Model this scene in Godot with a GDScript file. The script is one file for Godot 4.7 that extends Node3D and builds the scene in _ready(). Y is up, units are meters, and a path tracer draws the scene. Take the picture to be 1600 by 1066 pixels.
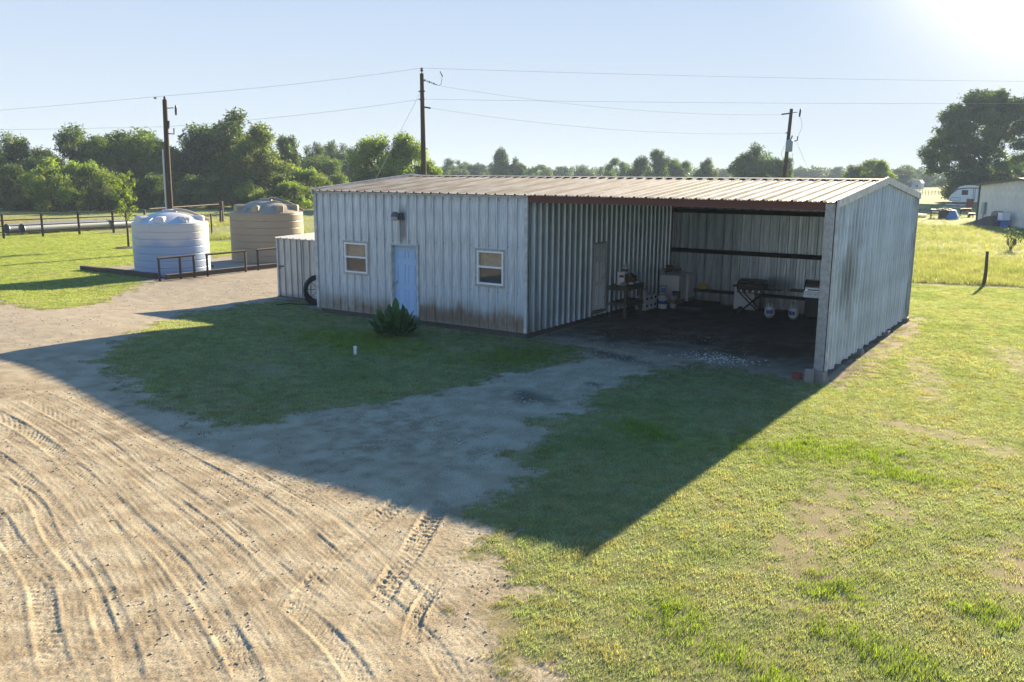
extends Node3D
# A metal shed on a farm: the place is laid out in metres, x along the shed's front, z towards the viewer, y up.

const W1 := 7.65      # width of the closed room
const W2 := 15.24     # width of the whole shed
const DEEP := 9.2
const EAVE := 3.56
const RIDGE := 3.98
const PITCH := 0.305  # spacing of the ribs in the sheets

var M := {}
var used := {}
var rng := RandomNumberGenerator.new()
var noise_a := FastNoiseLite.new()
var noise_b := FastNoiseLite.new()
var noise_c := FastNoiseLite.new()


func _ready():
	# --- camera, sky, sun, exposure ---
	var cam := Camera3D.new()
	cam.name = "camera"
	add_child(cam)
	cam.position = Vector3(19.82, 4.08, 18.77)
	cam.basis = Basis(Vector3.UP, 0.592) * Basis(Vector3.RIGHT, -0.189) * Basis(Vector3.BACK, 0.007)
	cam.fov = rad_to_deg(2.0 * atan(533.0 / 1361.0))
	cam.near = 0.1
	cam.far = 4000.0
	cam.current = true
	var env := Environment.new()
	var sky_mat := ProceduralSkyMaterial.new()
	sky_mat.sky_top_color = lin(0.018, 0.082, 0.205)
	sky_mat.sky_horizon_color = lin(0.205, 0.225, 0.238)
	sky_mat.sky_curve = 0.27
	sky_mat.ground_bottom_color = lin(0.12, 0.11, 0.07)
	sky_mat.ground_horizon_color = lin(0.205, 0.225, 0.238)
	sky_mat.sun_angle_max = 60.0
	sky_mat.sun_curve = 0.086
	var sky := Sky.new()
	sky.sky_material = sky_mat
	env.background_mode = Environment.BG_SKY
	env.sky = sky
	env.tonemap_mode = Environment.TONE_MAPPER_LINEAR
	env.tonemap_exposure = 4.1
	env.sdfgi_enabled = true
	env.ssao_enabled = true
	env.ssil_enabled = true
	env.fog_enabled = true
	env.fog_density = 0.0005
	env.fog_light_color = Color(0.80, 0.88, 0.97)
	var world := WorldEnvironment.new()
	world.name = "world_environment"
	world.environment = env
	add_child(world)
	var sun := DirectionalLight3D.new()
	sun.name = "sun"
	add_child(sun)
	sun.light_energy = 1.5
	sun.light_color = Color(1.0, 0.925, 0.775)
	sun.light_angular_distance = 0.5
	sun.shadow_enabled = true
	sun.basis = Basis.looking_at(Vector3(0.012, -0.349, 1.0).normalized(), Vector3.UP)

	noise_a.seed = 7
	noise_a.frequency = 1.0
	noise_b.seed = 19
	noise_b.frequency = 1.0
	noise_b.fractal_octaves = 2
	noise_c.seed = 31
	noise_c.frequency = 1.0
	noise_c.fractal_type = FastNoiseLite.FRACTAL_NONE
	rng.seed = 4242
	materials()
	masks()
	build_ground()
	build_shed()
	build_annex()
	build_tanks()
	build_left_yard()
	build_power_lines()
	build_trees()
	build_right_side()
	build_carport_things()
	build_small_things()
	build_grass()


# ---------------------------------------------------------------- helpers

func lin(r: float, g: float, b: float, a := 1.0) -> Color:
	return Color(r, g, b, a).linear_to_srgb()


func mat(called: String, c: Color, rough := 0.8, metal := 0.0) -> StandardMaterial3D:
	var m := StandardMaterial3D.new()
	m.resource_name = called
	m.albedo_color = c
	m.roughness = rough
	m.metallic = metal
	M[called] = m
	return m


func noise_image(size: int, freq: float, seed_: int, lo: float, hi: float, octaves := 4, contrast := 1.0) -> Image:
	var n := FastNoiseLite.new()
	n.seed = seed_
	n.frequency = freq
	n.fractal_octaves = octaves
	var im := n.get_seamless_image(size, size)
	im.convert(Image.FORMAT_L8)
	var d := im.get_data()
	var lut := PackedByteArray()
	for i in 256:
		var t := clampf((i / 255.0 - 0.5) * contrast + 0.5, 0.0, 1.0)
		lut.append(int(255.0 * lerpf(lo, hi, t)))
	for i in d.size():
		d[i] = lut[d[i]]
	return Image.create_from_data(size, size, false, Image.FORMAT_L8, d)


func tex(im: Image) -> ImageTexture:
	var c: Image = im.duplicate()
	c.convert(Image.FORMAT_RGB8)
	return ImageTexture.create_from_image(c)


func grain(m: StandardMaterial3D, t: Texture2D, scale: float, nt: Texture2D = null, ns := 0.5):
	m.albedo_texture = t
	m.uv1_triplanar = true
	m.uv1_world_triplanar = true
	m.uv1_scale = Vector3.ONE * scale
	if nt:
		m.normal_enabled = true
		m.normal_texture = nt
		m.normal_scale = ns


func materials():
	var fine := tex(noise_image(512, 0.06, 3, 0.66, 1.0, 5, 1.6))
	var blotch := tex(noise_image(512, 0.012, 5, 0.82, 1.0, 5, 1.4))
	var streak := tex(noise_image(512, 0.03, 15, 0.80, 1.0, 4, 1.3))
	var soil_im := noise_image(1024, 0.05, 11, 0.70, 1.0, 6, 1.6)
	var soil := tex(soil_im)
	var bump: Image = soil_im.duplicate()
	bump.convert(Image.FORMAT_RGBA8)
	bump.bump_map_to_normal_map(5.0)
	var soil_n := ImageTexture.create_from_image(bump)
	var g := mat("ground", Color.WHITE, 0.95)
	g.vertex_color_use_as_albedo = true
	grain(g, soil, 0.8, soil_n, 0.55)
	g.metallic_specular = 0.2
	var s := mat("sheet", Color.WHITE, 0.40, 0.35)
	s.vertex_color_use_as_albedo = true
	grain(s, streak, 1.0)
	s.uv1_scale = Vector3(1.6, 0.10, 1.6)
	var si := mat("bare_sheet", Color.WHITE, 0.36, 0.75)
	si.vertex_color_use_as_albedo = true
	grain(si, streak, 1.0)
	si.uv1_scale = Vector3(1.6, 0.10, 1.6)
	var rf := mat("roof", Color.WHITE, 0.6, 0.0)
	rf.metallic_specular = 0.3
	rf.vertex_color_use_as_albedo = true
	grain(rf, streak, 0.35)
	rf.uv1_scale = Vector3(1.2, 1.2, 0.12)
	grain(mat("galvanized", lin(0.42, 0.44, 0.46), 0.42, 0.5), streak, 0.5)
	grain(mat("white_trim", lin(0.62, 0.62, 0.60), 0.5), streak, 0.25)
	grain(mat("rust_beam", lin(0.20, 0.075, 0.055), 0.75), fine, 1.2)
	grain(mat("black_steel", lin(0.016, 0.016, 0.018), 0.6), fine, 1.5)
	grain(mat("concrete", lin(0.34, 0.31, 0.27), 0.9), fine, 1.4)
	grain(mat("dark_concrete", lin(0.13, 0.12, 0.11), 0.9), fine, 1.1)
	mat("door_white", lin(0.80, 0.82, 0.84), 0.45)
	mat("door_blue", lin(0.36, 0.53, 0.76), 0.45)
	mat("vinyl", lin(0.78, 0.78, 0.78), 0.4)
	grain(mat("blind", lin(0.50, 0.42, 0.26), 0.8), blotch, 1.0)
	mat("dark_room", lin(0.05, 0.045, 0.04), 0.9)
	mat("screen", lin(0.010, 0.011, 0.011), 0.9)
	var glass := mat("glass", lin(0.25, 0.28, 0.30, 0.04), 0.03)
	glass.transparency = BaseMaterial3D.TRANSPARENCY_ALPHA
	mat("screw", lin(0.10, 0.09, 0.085), 0.5, 0.6)
	var tw := mat("tank_white", Color.WHITE, 0.42)
	tw.vertex_color_use_as_albedo = true
	mat("tank_tan", lin(0.29, 0.235, 0.165), 0.5)
	grain(mat("rusty_pipe", lin(0.085, 0.052, 0.04), 0.75, 0.1), fine, 2.0)
	grain(mat("timber", lin(0.10, 0.075, 0.055), 0.9), fine, 1.6)
	grain(mat("pole_wood", lin(0.085, 0.06, 0.045), 0.9), fine, 1.2)
	grain(mat("grey_wood", lin(0.16, 0.15, 0.12), 0.9), fine, 1.6)
	grain(mat("culvert", lin(0.36, 0.38, 0.40), 0.5, 0.35), fine, 1.0)
	mat("conduit", lin(0.62, 0.63, 0.63), 0.5)
	mat("wire", lin(0.36, 0.38, 0.40), 0.6)
	mat("insulator", lin(0.06, 0.06, 0.065), 0.5)
	mat("transformer", lin(0.22, 0.27, 0.31), 0.5)
	mat("rubber", lin(0.015, 0.015, 0.016), 0.7)
	mat("plastic_white", lin(0.72, 0.73, 0.74), 0.4)
	mat("enamel", lin(0.80, 0.81, 0.82), 0.3)
	mat("enamel_grey", lin(0.40, 0.42, 0.44), 0.35)
	mat("steel", lin(0.55, 0.56, 0.57), 0.28, 0.85)
	mat("black_paint", lin(0.012, 0.012, 0.013), 0.45)
	grain(mat("cardboard", lin(0.30, 0.19, 0.11), 0.9), blotch, 2.0)
	mat("blue_label", lin(0.05, 0.13, 0.42), 0.5)
	mat("yellow_bag", lin(0.55, 0.38, 0.06), 0.6)
	grain(mat("red_brick", lin(0.30, 0.075, 0.05), 0.9), fine, 3.0)
	grain(mat("bark", lin(0.09, 0.07, 0.05), 0.95), fine, 1.5)
	mat("orange", lin(0.7, 0.2, 0.03), 0.5)
	mat("blue_tarp", lin(0.10, 0.22, 0.55), 0.6)
	grain(mat("far_wall", lin(0.60, 0.63, 0.66), 0.6), blotch, 0.2)
	mat("dark_trim", lin(0.05, 0.04, 0.04), 0.7)
	mat("rv_body", lin(0.72, 0.72, 0.70), 0.4)
	mat("rv_stripe", lin(0.06, 0.055, 0.05), 0.5)
	grain(mat("dirt_heap", lin(0.15, 0.10, 0.075), 0.95), fine, 0.5)
	grain(mat("rust", lin(0.28, 0.10, 0.05), 0.9), fine, 1.0)
	mat("grey_dark", lin(0.10, 0.10, 0.11), 0.6)
	leaf_mat("leaf_dark", lin(0.095, 0.140, 0.040), 0.9)
	leaf_mat("leaf_mid", lin(0.135, 0.195, 0.045), 1.0)
	leaf_mat("leaf_olive", lin(0.150, 0.185, 0.055), 1.0)
	leaf_mat("leaf_light", lin(0.210, 0.275, 0.060), 1.1)
	leaf_mat("leaf_hazy", lin(0.110, 0.155, 0.065), 0.8)
	leaf_mat("leaf_canna", lin(0.055, 0.125, 0.045), 0.5).roughness = 0.4
	leaf_mat("leaf_canna_pale", lin(0.10, 0.19, 0.075), 0.5).roughness = 0.4
	leaf_mat("turf", Color.WHITE, 1.4).roughness = 0.42
	M["turf"].metallic_specular = 0.55
	var st := mat("stone", Color.WHITE, 0.9)
	st.vertex_color_use_as_albedo = true


func leaf_mat(called: String, c: Color, through: float) -> StandardMaterial3D:
	var m := mat(called, c, 0.55)
	m.vertex_color_use_as_albedo = true
	m.backlight_enabled = true
	m.backlight = lin(through * 0.9, through, through * 0.45)
	m.metallic_specular = 0.35
	m.cull_mode = BaseMaterial3D.CULL_DISABLED
	return m


func numbered(called: String, parent: Node) -> String:
	var key := str(parent.get_instance_id()) + called
	var n: int = used.get(key, 0)
	used[key] = n + 1
	return called if n == 0 else "%s_%03d" % [called, n]


func S(colored := false) -> SurfaceTool:
	var st := SurfaceTool.new()
	st.begin(Mesh.PRIMITIVE_TRIANGLES)
	st.set_smooth_group(-1)
	if colored:
		st.set_color(Color.WHITE)
	return st


func done(st: SurfaceTool) -> ArrayMesh:
	st.generate_normals()
	return st.commit()


func put(called: String, mesh: Mesh, m, parent: Node = self) -> MeshInstance3D:
	var o := MeshInstance3D.new()
	o.name = numbered(called, parent)
	o.mesh = mesh
	o.material_override = M[m] if m is String else m
	parent.add_child(o, true)
	return o


func tag(o: Node, label: String, category := "", group := "", kind := ""):
	if label:
		o.set_meta("label", label)
	if category:
		o.set_meta("category", category)
	if group:
		o.set_meta("group", group)
	if kind:
		o.set_meta("kind", kind)


func thing(called: String, label: String, category: String, at := Vector3.ZERO, turn := 0.0, group := "") -> Node3D:
	var o := Node3D.new()
	o.name = numbered(called, self)
	add_child(o, true)
	o.position = at
	o.rotation.y = turn
	tag(o, label, category, group)
	return o


func dup(o: Node3D, label: String, at: Vector3, turn := 0.0, scale_ := Vector3.ONE) -> Node3D:
	var c: Node3D = o.duplicate()
	c.name = numbered(String(o.name).rstrip("_0123456789"), self)
	add_child(c, true)
	c.position = at
	c.rotation.y = turn
	c.scale = scale_
	if label:
		c.set_meta("label", label)
	return c


func quad(st: SurfaceTool, a: Vector3, b: Vector3, c: Vector3, d: Vector3):
	st.add_vertex(a)
	st.add_vertex(b)
	st.add_vertex(c)
	st.add_vertex(a)
	st.add_vertex(c)
	st.add_vertex(d)


func box(st: SurfaceTool, c: Vector3, s: Vector3, b := Basis()):
	var x := b.x * s.x * 0.5
	var y := b.y * s.y * 0.5
	var z := b.z * s.z * 0.5
	for f in [[x, y, z], [-x, z, y], [y, z, x], [-y, x, z], [z, x, y], [-z, y, x]]:
		var n: Vector3 = f[0]
		var u: Vector3 = f[1]
		var v: Vector3 = f[2]
		quad(st, c + n - u - v, c + n - u + v, c + n + u + v, c + n + u - v)


func bevel_box(st: SurfaceTool, c: Vector3, s: Vector3, r: float, b := Basis()):
	# a box with chamfered vertical edges and a chamfered top
	var hx := s.x * 0.5
	var hz := s.z * 0.5
	var ring := func(y: float, k: float) -> Array:
		var out := []
		for p in [[-hx + k, -hz, 0], [hx - k, -hz, 0], [hx, -hz + k, 0], [hx, hz - k, 0], [hx - k, hz, 0], [-hx + k, hz, 0], [-hx, hz - k, 0], [-hx, -hz + k, 0]]:
			out.append(c + b * Vector3(p[0], y, p[1]))
		return out
	var low: Array = ring.call(-s.y * 0.5, r)
	var mid: Array = ring.call(s.y * 0.5 - r, r)
	var top: Array = []
	for p in mid:
		var q: Vector3 = b.inverse() * (p - c)
		top.append(c + b * Vector3(q.x * (1.0 - r / hx), s.y * 0.5, q.z * (1.0 - r / hz)))
	for i in 8:
		var j := (i + 1) % 8
		quad(st, low[j], mid[j], mid[i], low[i])
		quad(st, mid[j], top[j], top[i], mid[i])
	for i in range(1, 7):
		st.add_vertex(top[0])
		st.add_vertex(top[i])
		st.add_vertex(top[i + 1])
		st.add_vertex(low[0])
		st.add_vertex(low[i + 1])
		st.add_vertex(low[i])


func tube(st: SurfaceTool, pts: Array, r, sides := 8, caps := true):
	var rings := []
	var side := Vector3.ZERO
	for i in pts.size():
		var d: Vector3 = (pts[mini(i + 1, pts.size() - 1)] - pts[maxi(i - 1, 0)]).normalized()
		if side == Vector3.ZERO:
			side = d.cross(Vector3.UP if absf(d.y) < 0.9 else Vector3.RIGHT).normalized()
		side = (side - d * side.dot(d)).normalized()
		var up := side.cross(d)
		var rad: float = r[i] if r is Array else r
		var ring := []
		for k in sides:
			var a := TAU * k / sides
			ring.append(pts[i] + (side * cos(a) + up * sin(a)) * rad)
		rings.append(ring)
	st.set_smooth_group(1)
	for i in rings.size() - 1:
		for k in sides:
			var l := (k + 1) % sides
			quad(st, rings[i][k], rings[i][l], rings[i + 1][l], rings[i + 1][k])
	st.set_smooth_group(-1)
	if caps:
		for k in range(1, sides - 1):
			st.add_vertex(rings[0][0])
			st.add_vertex(rings[0][k + 1])
			st.add_vertex(rings[0][k])
			var e: Array = rings[-1]
			st.add_vertex(e[0])
			st.add_vertex(e[k])
			st.add_vertex(e[k + 1])


func lathe(st: SurfaceTool, profile: Array, sides: int, at := Vector3.ZERO, smooth := true):
	# profile runs from the bottom up: Vector2(radius, y)
	if smooth:
		st.set_smooth_group(2)
	for i in profile.size() - 1:
		var p: Vector2 = profile[i]
		var q: Vector2 = profile[i + 1]
		for k in sides:
			var a := TAU * k / sides
			var b := TAU * ((k + 1) % sides) / sides
			var da := Vector3(cos(a), 0, sin(a))
			var db := Vector3(cos(b), 0, sin(b))
			var p0 := at + da * p.x + Vector3.UP * p.y
			var p1 := at + db * p.x + Vector3.UP * p.y
			var q0 := at + da * q.x + Vector3.UP * q.y
			var q1 := at + db * q.x + Vector3.UP * q.y
			if p.x > 0.0001:
				st.add_vertex(p0)
				st.add_vertex(p1)
				st.add_vertex(q1)
			if q.x > 0.0001:
				st.add_vertex(p0)
				st.add_vertex(q1)
				st.add_vertex(q0)
			elif p.x <= 0.0001:
				pass
	st.set_smooth_group(-1)


func ring_tube(st: SurfaceTool, c: Vector3, axis_u: Vector3, axis_v: Vector3, r: float, section: float, n := 24, sides := 6):
	var pts := []
	for i in n + 1:
		var a := TAU * i / n
		pts.append(c + (axis_u * cos(a) + axis_v * sin(a)) * r)
	tube(st, pts, section, sides, false)


func part_box(called: String, c: Vector3, s: Vector3, m, parent: Node, b := Basis()) -> MeshInstance3D:
	var st := S()
	box(st, c, s, b)
	return put(called, done(st), m, parent)


func part_tube(called: String, pts: Array, r, m, parent: Node, sides := 8) -> MeshInstance3D:
	var st := S()
	tube(st, pts, r, sides)
	return put(called, done(st), m, parent)


func scatter(called: String, mesh: Mesh, m, where: Array, tints: PackedColorArray, parent: Node = self) -> MultiMeshInstance3D:
	var mm := MultiMesh.new()
	mm.transform_format = MultiMesh.TRANSFORM_3D
	mm.use_colors = true
	mm.mesh = mesh
	mm.instance_count = where.size()
	for i in where.size():
		mm.set_instance_transform(i, where[i])
		mm.set_instance_color(i, tints[i])
	var o := MultiMeshInstance3D.new()
	o.name = numbered(called, parent)
	o.multimesh = mm
	o.material_override = M[m] if m is String else m
	parent.add_child(o, true)
	return o


# ---------------------------------------------------------------- ground

const MX0 := -24.0
const MZ0 := -14.0
const MS := 0.125
const MNX := 401
const MNZ := 257
var mask_grass := PackedFloat32Array()
var mask_lush := PackedFloat32Array()
var mask_damp := PackedFloat32Array()
var mask_bare := PackedFloat32Array()

const ISLAND := [[-2.6, -1.2], [-3.0, 0.2], [-2.7, 2.6], [-0.9, 5.1], [1.6, 7.8], [2.3, 8.6], [4.1, 9.0], [5.1, 9.4], [6.1, 9.6], [7.0, 9.7], [7.8, 9.8], [8.3, 9.1], [8.4, 8.3], [8.7, 7.3], [9.1, 6.4], [9.4, 5.6], [9.5, 4.2], [9.8, 2.9], [9.9, 1.5], [9.6, 0.4], [8.7, -0.1], [7.6, -0.2], [0, -0.1]]
const LAWN := [[15.4, 0.5], [14.1, 0.1], [12.6, 0.2], [12.2, 1.4], [11.9, 2.4], [12.2, 4.1], [12.2, 5.3], [12.1, 6.3], [12.6, 7.4], [13.2, 8.8], [13.4, 9.8], [13.6, 10.3], [14.2, 10.7], [14.5, 11.2], [14.9, 11.4], [15.2, 11.9], [15.1, 12.4], [15.9, 12.9], [16.4, 13.0], [16.9, 14.0], [17.5, 18.5], [40, 19], [40, -15], [15.3, -15], [15.5, -9.4], [15.62, -8.6], [15.6, -4.0], [15.6, -0.8]]
const YARD := [[-40, 7.6], [-8.9, 5.2], [-5.7, 5.6], [-6.0, 4.3], [-8.2, 1.5], [-10.0, -0.3], [-11.2, -1.5], [-12.4, -2.2], [-17.0, -2.5], [-17.6, -15], [-40, -15]]
const BACK := [[-11.0, -15], [-11.4, -13.8], [-4.2, -9.8], [17.0, -9.9], [17.0, -15]]
# worn or different places: x, z, half length, half width, turn, kind
const PATCHES := [
	[16.6, 5.2, 1.7, 0.75, -0.35, "lush"], [17.9, 5.7, 0.8, 0.4, -0.2, "lush"], [16.7, 11.4, 0.42, 0.4, 0.2, "lush"], [17.9, 9.9, 0.45, 0.4, 0.3, "lush"], [18.5, 10.9, 0.8, 0.35, 0.3, "lush"], [19.3, 9.6, 0.5, 0.3, 0.5, "lush"], [17.8, 11.9, 0.9, 0.3, 0.2, "lush"],
	[13.9, 5.9, 0.9, 0.5, 0.4, "lush"], [4.6, 3.0, 2.6, 1.4, 0.1, "lush"], [8.6, 2.2, 0.9, 1.4, 0.2, "lush"],
	[17.3, 8.2, 2.0, 0.45, 1.45, "bare"], [17.9, 7.1, 0.7, 0.3, 0.6, "bare"], [19.6, 8.4, 1.2, 0.35, 1.2, "bare"], [17.0, -1.5, 2.6, 0.35, 1.35, "bare"], [18.6, -4.0, 3.0, 0.4, 1.3, "bare"], [5.3, 6.7, 0.85, 0.5, 0.1, "bare"], [7.0, 2.2, 0.45, 0.28, 0.3, "bare"], [15.75, -4.5, 4.4, 0.3, 1.55, "bare"], [15.5, -4.5, 4.6, 0.28, 1.56, "damp"],
	[14.9, 11.9, 1.0, 0.22, 1.1, "bare"], [15.5, 12.6, 0.9, 0.25, 0.9, "bare"], [12.6, 7.3, 1.6, 0.18, 1.3, "bare"], [18.2, 3.2, 1.5, 0.4, 0.3, "bare"],
	[10.9, 5.0, 0.62, 0.42, 0.2, "damp"], [13.2, -2.4, 1.7, 1.6, 0.1, "damp"], [9.6, -2.2, 1.6, 1.5, 0.5, "damp"], [11.3, -2.6, 1.0, 0.8, 0.0, "damp"], [11.5, 3.3, 0.25, 0.15, 0.2, "damp"], [10.6, 0.6, 1.2, 0.3, 0.3, "damp"],
	[-12.5, -3.2, 2.6, 1.3, 0.3, "damp"], [-1.6, -1.2, 1.7, 0.5, 0.0, "damp"], [-13.6, -6.5, 1.5, 3.6, 0.0, "damp"]]


func smooth(a: float, b: float, x: float) -> float:
	var t := clampf((x - a) / (b - a), 0.0, 1.0)
	return t * t * (3.0 - 2.0 * t)


func packed(a: Array) -> PackedVector2Array:
	var p := PackedVector2Array()
	for v in a:
		p.append(Vector2(v[0], v[1]))
	return p


func poly_far(p: Vector2, poly: PackedVector2Array) -> float:
	# signed distance to the outline, negative inside
	var best := 1e9
	var n := poly.size()
	var b := poly[n - 1]
	var inside := false
	for i in n:
		var a := poly[i]
		var e := b - a
		var w := p - a
		var t := clampf(w.dot(e) / e.length_squared(), 0.0, 1.0)
		best = minf(best, (w - e * t).length_squared())
		if (a.y > p.y) != (b.y > p.y) and p.x < (b.x - a.x) * (p.y - a.y) / (b.y - a.y) + a.x:
			inside = not inside
		b = a
	return -sqrt(best) if inside else sqrt(best)


func masks():
	var n := MNX * MNZ
	for a in [mask_grass, mask_lush, mask_damp, mask_bare]:
		a.resize(n)
	mask_grass.resize(n)
	mask_lush.resize(n)
	mask_damp.resize(n)
	mask_bare.resize(n)
	var polys := [packed(ISLAND), packed(LAWN), packed(YARD), packed(BACK)]
	var boxes := []
	for p in polys:
		var r := Rect2(p[0], Vector2.ZERO)
		for v in p:
			r = r.expand(v)
		boxes.append(r.grow(1.2))
	for j in MNZ:
		for i in MNX:
			var p := Vector2(MX0 + i * MS, MZ0 + j * MS)
			var d := 9.0
			for k in 4:
				if boxes[k].has_point(p):
					d = minf(d, poly_far(p, polys[k]))
			var w := 0.0
			if absf(d) < 1.6:
				w = 0.62 * noise_a.get_noise_2d(p.x * 0.8, p.y * 0.8) + 0.42 * noise_a.get_noise_2d(p.x * 2.6 + 40.0, p.y * 2.6)
			mask_grass[j * MNX + i] = smooth(0.24, -0.28, d + w)
	for q in PATCHES:
		var c := cos(q[4])
		var s := sin(q[4])
		var reach: float = maxf(q[2], q[3]) * 1.7
		for j in range(maxi(0, int((q[1] - reach - MZ0) / MS)), mini(MNZ, int((q[1] + reach - MZ0) / MS) + 1)):
			for i in range(maxi(0, int((q[0] - reach - MX0) / MS)), mini(MNX, int((q[0] + reach - MX0) / MS) + 1)):
				var x: float = MX0 + i * MS
				var z: float = MZ0 + j * MS
				var u: float = ((x - q[0]) * c + (z - q[1]) * s) / q[2]
				var v: float = (-(x - q[0]) * s + (z - q[1]) * c) / q[3]
				var k := smooth(1.35, 0.45, sqrt(u * u + v * v) + 0.75 * noise_a.get_noise_2d(x * 1.7, z * 1.7))
				var at := j * MNX + i
				match q[5]:
					"lush": mask_lush[at] = maxf(mask_lush[at], k)
					"bare": mask_bare[at] = maxf(mask_bare[at], k)
					"damp": mask_damp[at] = maxf(mask_damp[at], k)


func sample(a: PackedFloat32Array, x: float, z: float, outside: float) -> float:
	var u := (x - MX0) / MS
	var v := (z - MZ0) / MS
	if u < 0.0 or v < 0.0 or u >= MNX - 1.0 or v >= MNZ - 1.0:
		return outside
	var i := int(u)
	var j := int(v)
	u -= i
	v -= j
	var k := j * MNX + i
	return lerpf(lerpf(a[k], a[k + 1], u), lerpf(a[k + MNX], a[k + MNX + 1], u), v)


func base_height(x: float, z: float) -> float:
	var y := -0.15
	if z > 1.0 and x < 9.0:
		y += 0.30 * smooth(9.0, 1.0, x) * smooth(1.0, 8.0, z)
	if x > 11.0 and x < 19.0 and absf(z) < 6.0:
		y -= 0.075 * exp(-((x - 15.2) * (x - 15.2) + (z - 0.4) * (z - 0.4)) / 2.5)
	var far := maxf(absf(x), absf(z)) - 45.0
	if far > 0.0:
		y += smooth(0.0, 60.0, far) * 0.35 * noise_c.get_noise_2d(x * 0.012, z * 0.012)
	return y


func lines(fine_a: float, fine_b: float, step: float, mid_a: float, mid_b: float, mid: float) -> PackedFloat32Array:
	var up := []
	var x := fine_b
	var s := step
	while x < 1500.0:
		s = minf(s * 1.12, mid) if x < mid_b else s * 1.16
		x += s
		up.append(x)
	var down := []
	x = fine_a
	s = step
	while x > -1500.0:
		s = minf(s * 1.12, mid) if x > mid_a else s * 1.16
		x -= s
		down.append(x)
	down.reverse()
	var out := PackedFloat32Array(down)
	var n := int(round((fine_b - fine_a) / step))
	for i in n + 1:
		out.append(fine_a + (fine_b - fine_a) * i / n)
	out.append_array(PackedFloat32Array(up))
	return out


const FX0 := 3.4
const FX1 := 17.2
const FZ0 := 7.4
const FZ1 := 16.0
const FS := 0.02
var relief := PackedFloat32Array()
var rnx := 0
var rnz := 0

# wheel tracks: points, width, depth, tread spacing (0 for a smooth groove)
const TRACKS := [
	[[[2.7, 10.9], [4.2, 11.05], [7.0, 11.4], [9.1, 12.0], [11.3, 12.6], [13.1, 13.2], [14.4, 13.6], [15.4, 14.1]], 0.24, 0.009, 0.0],
	[[[2.9, 11.3], [4.9, 11.5], [7.2, 11.95], [9.4, 12.6], [11.4, 13.15], [13.2, 13.7], [14.8, 14.4]], 0.20, 0.005, 0.0],
	[[[4.0, 11.75], [6.1, 11.95], [8.2, 12.4], [10.8, 13.1], [12.2, 13.55], [13.8, 14.2], [14.5, 14.6]], 0.26, 0.011, 0.0],
	[[[4.0, 12.6], [6.0, 12.7], [8.4, 13.1], [10.6, 13.8], [12.4, 14.5], [13.8, 15.2]], 0.22, 0.008, 0.0],
	[[[5.4, 13.3], [8.1, 13.2], [10.0, 13.8], [11.4, 14.2], [12.6, 14.7], [13.6, 15.1]], 0.18, 0.008, 0.0],
	[[[6.4, 13.8], [8.4, 13.8], [9.6, 14.1], [11.0, 14.5], [12.1, 15.0], [13.1, 15.4]], 0.24, 0.009, 0.10],
	[[[10.9, 4.4], [10.9, 7.4], [11.0, 9.7], [11.3, 11.1], [11.6, 12.2]], 0.24, 0.012, 0.09],
	[[[12.1, 5.6], [12.2, 8.2], [12.55, 10.4], [12.9, 11.7], [13.4, 12.9], [13.8, 13.6]], 0.30, 0.022, 0.12],
	[[[12.6, 8.8], [13.1, 10.4], [13.7, 11.7], [14.2, 12.8], [14.7, 13.6]], 0.28, 0.020, 0.11],
	[[[3.6, 10.4], [6.0, 10.6], [9.6, 11.25], [11.6, 11.75], [13.6, 12.5], [15.1, 13.1], [16.0, 13.7]], 0.22, 0.009, 0.0],
	[[[9.6, 6.6], [10.2, 8.6], [10.6, 10.4], [10.7, 11.6]], 0.22, 0.009, 0.08],
	[[[8.0, 10.2], [10.5, 11.0], [12.4, 11.5], [14.2, 12.3], [15.4, 12.9]], 0.10, 0.009, 0.0],
	[[[5.0, 14.6], [8.2, 14.6], [10.2, 15.0], [11.6, 15.6]], 0.24, 0.024, 0.10],
	[[[7.0, 12.2], [9.6, 12.95], [11.6, 13.7], [13.2, 14.6]], 0.09, 0.008, 0.0],
	[[[6.0, 11.2], [8.6, 11.6], [10.6, 12.1], [12.8, 12.8], [14.6, 13.3]], 0.08, 0.007, 0.0],
	[[[14.3, 11.8], [14.7, 12.8], [15.3, 13.6]], 0.16, 0.03, 0.0]]


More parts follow.
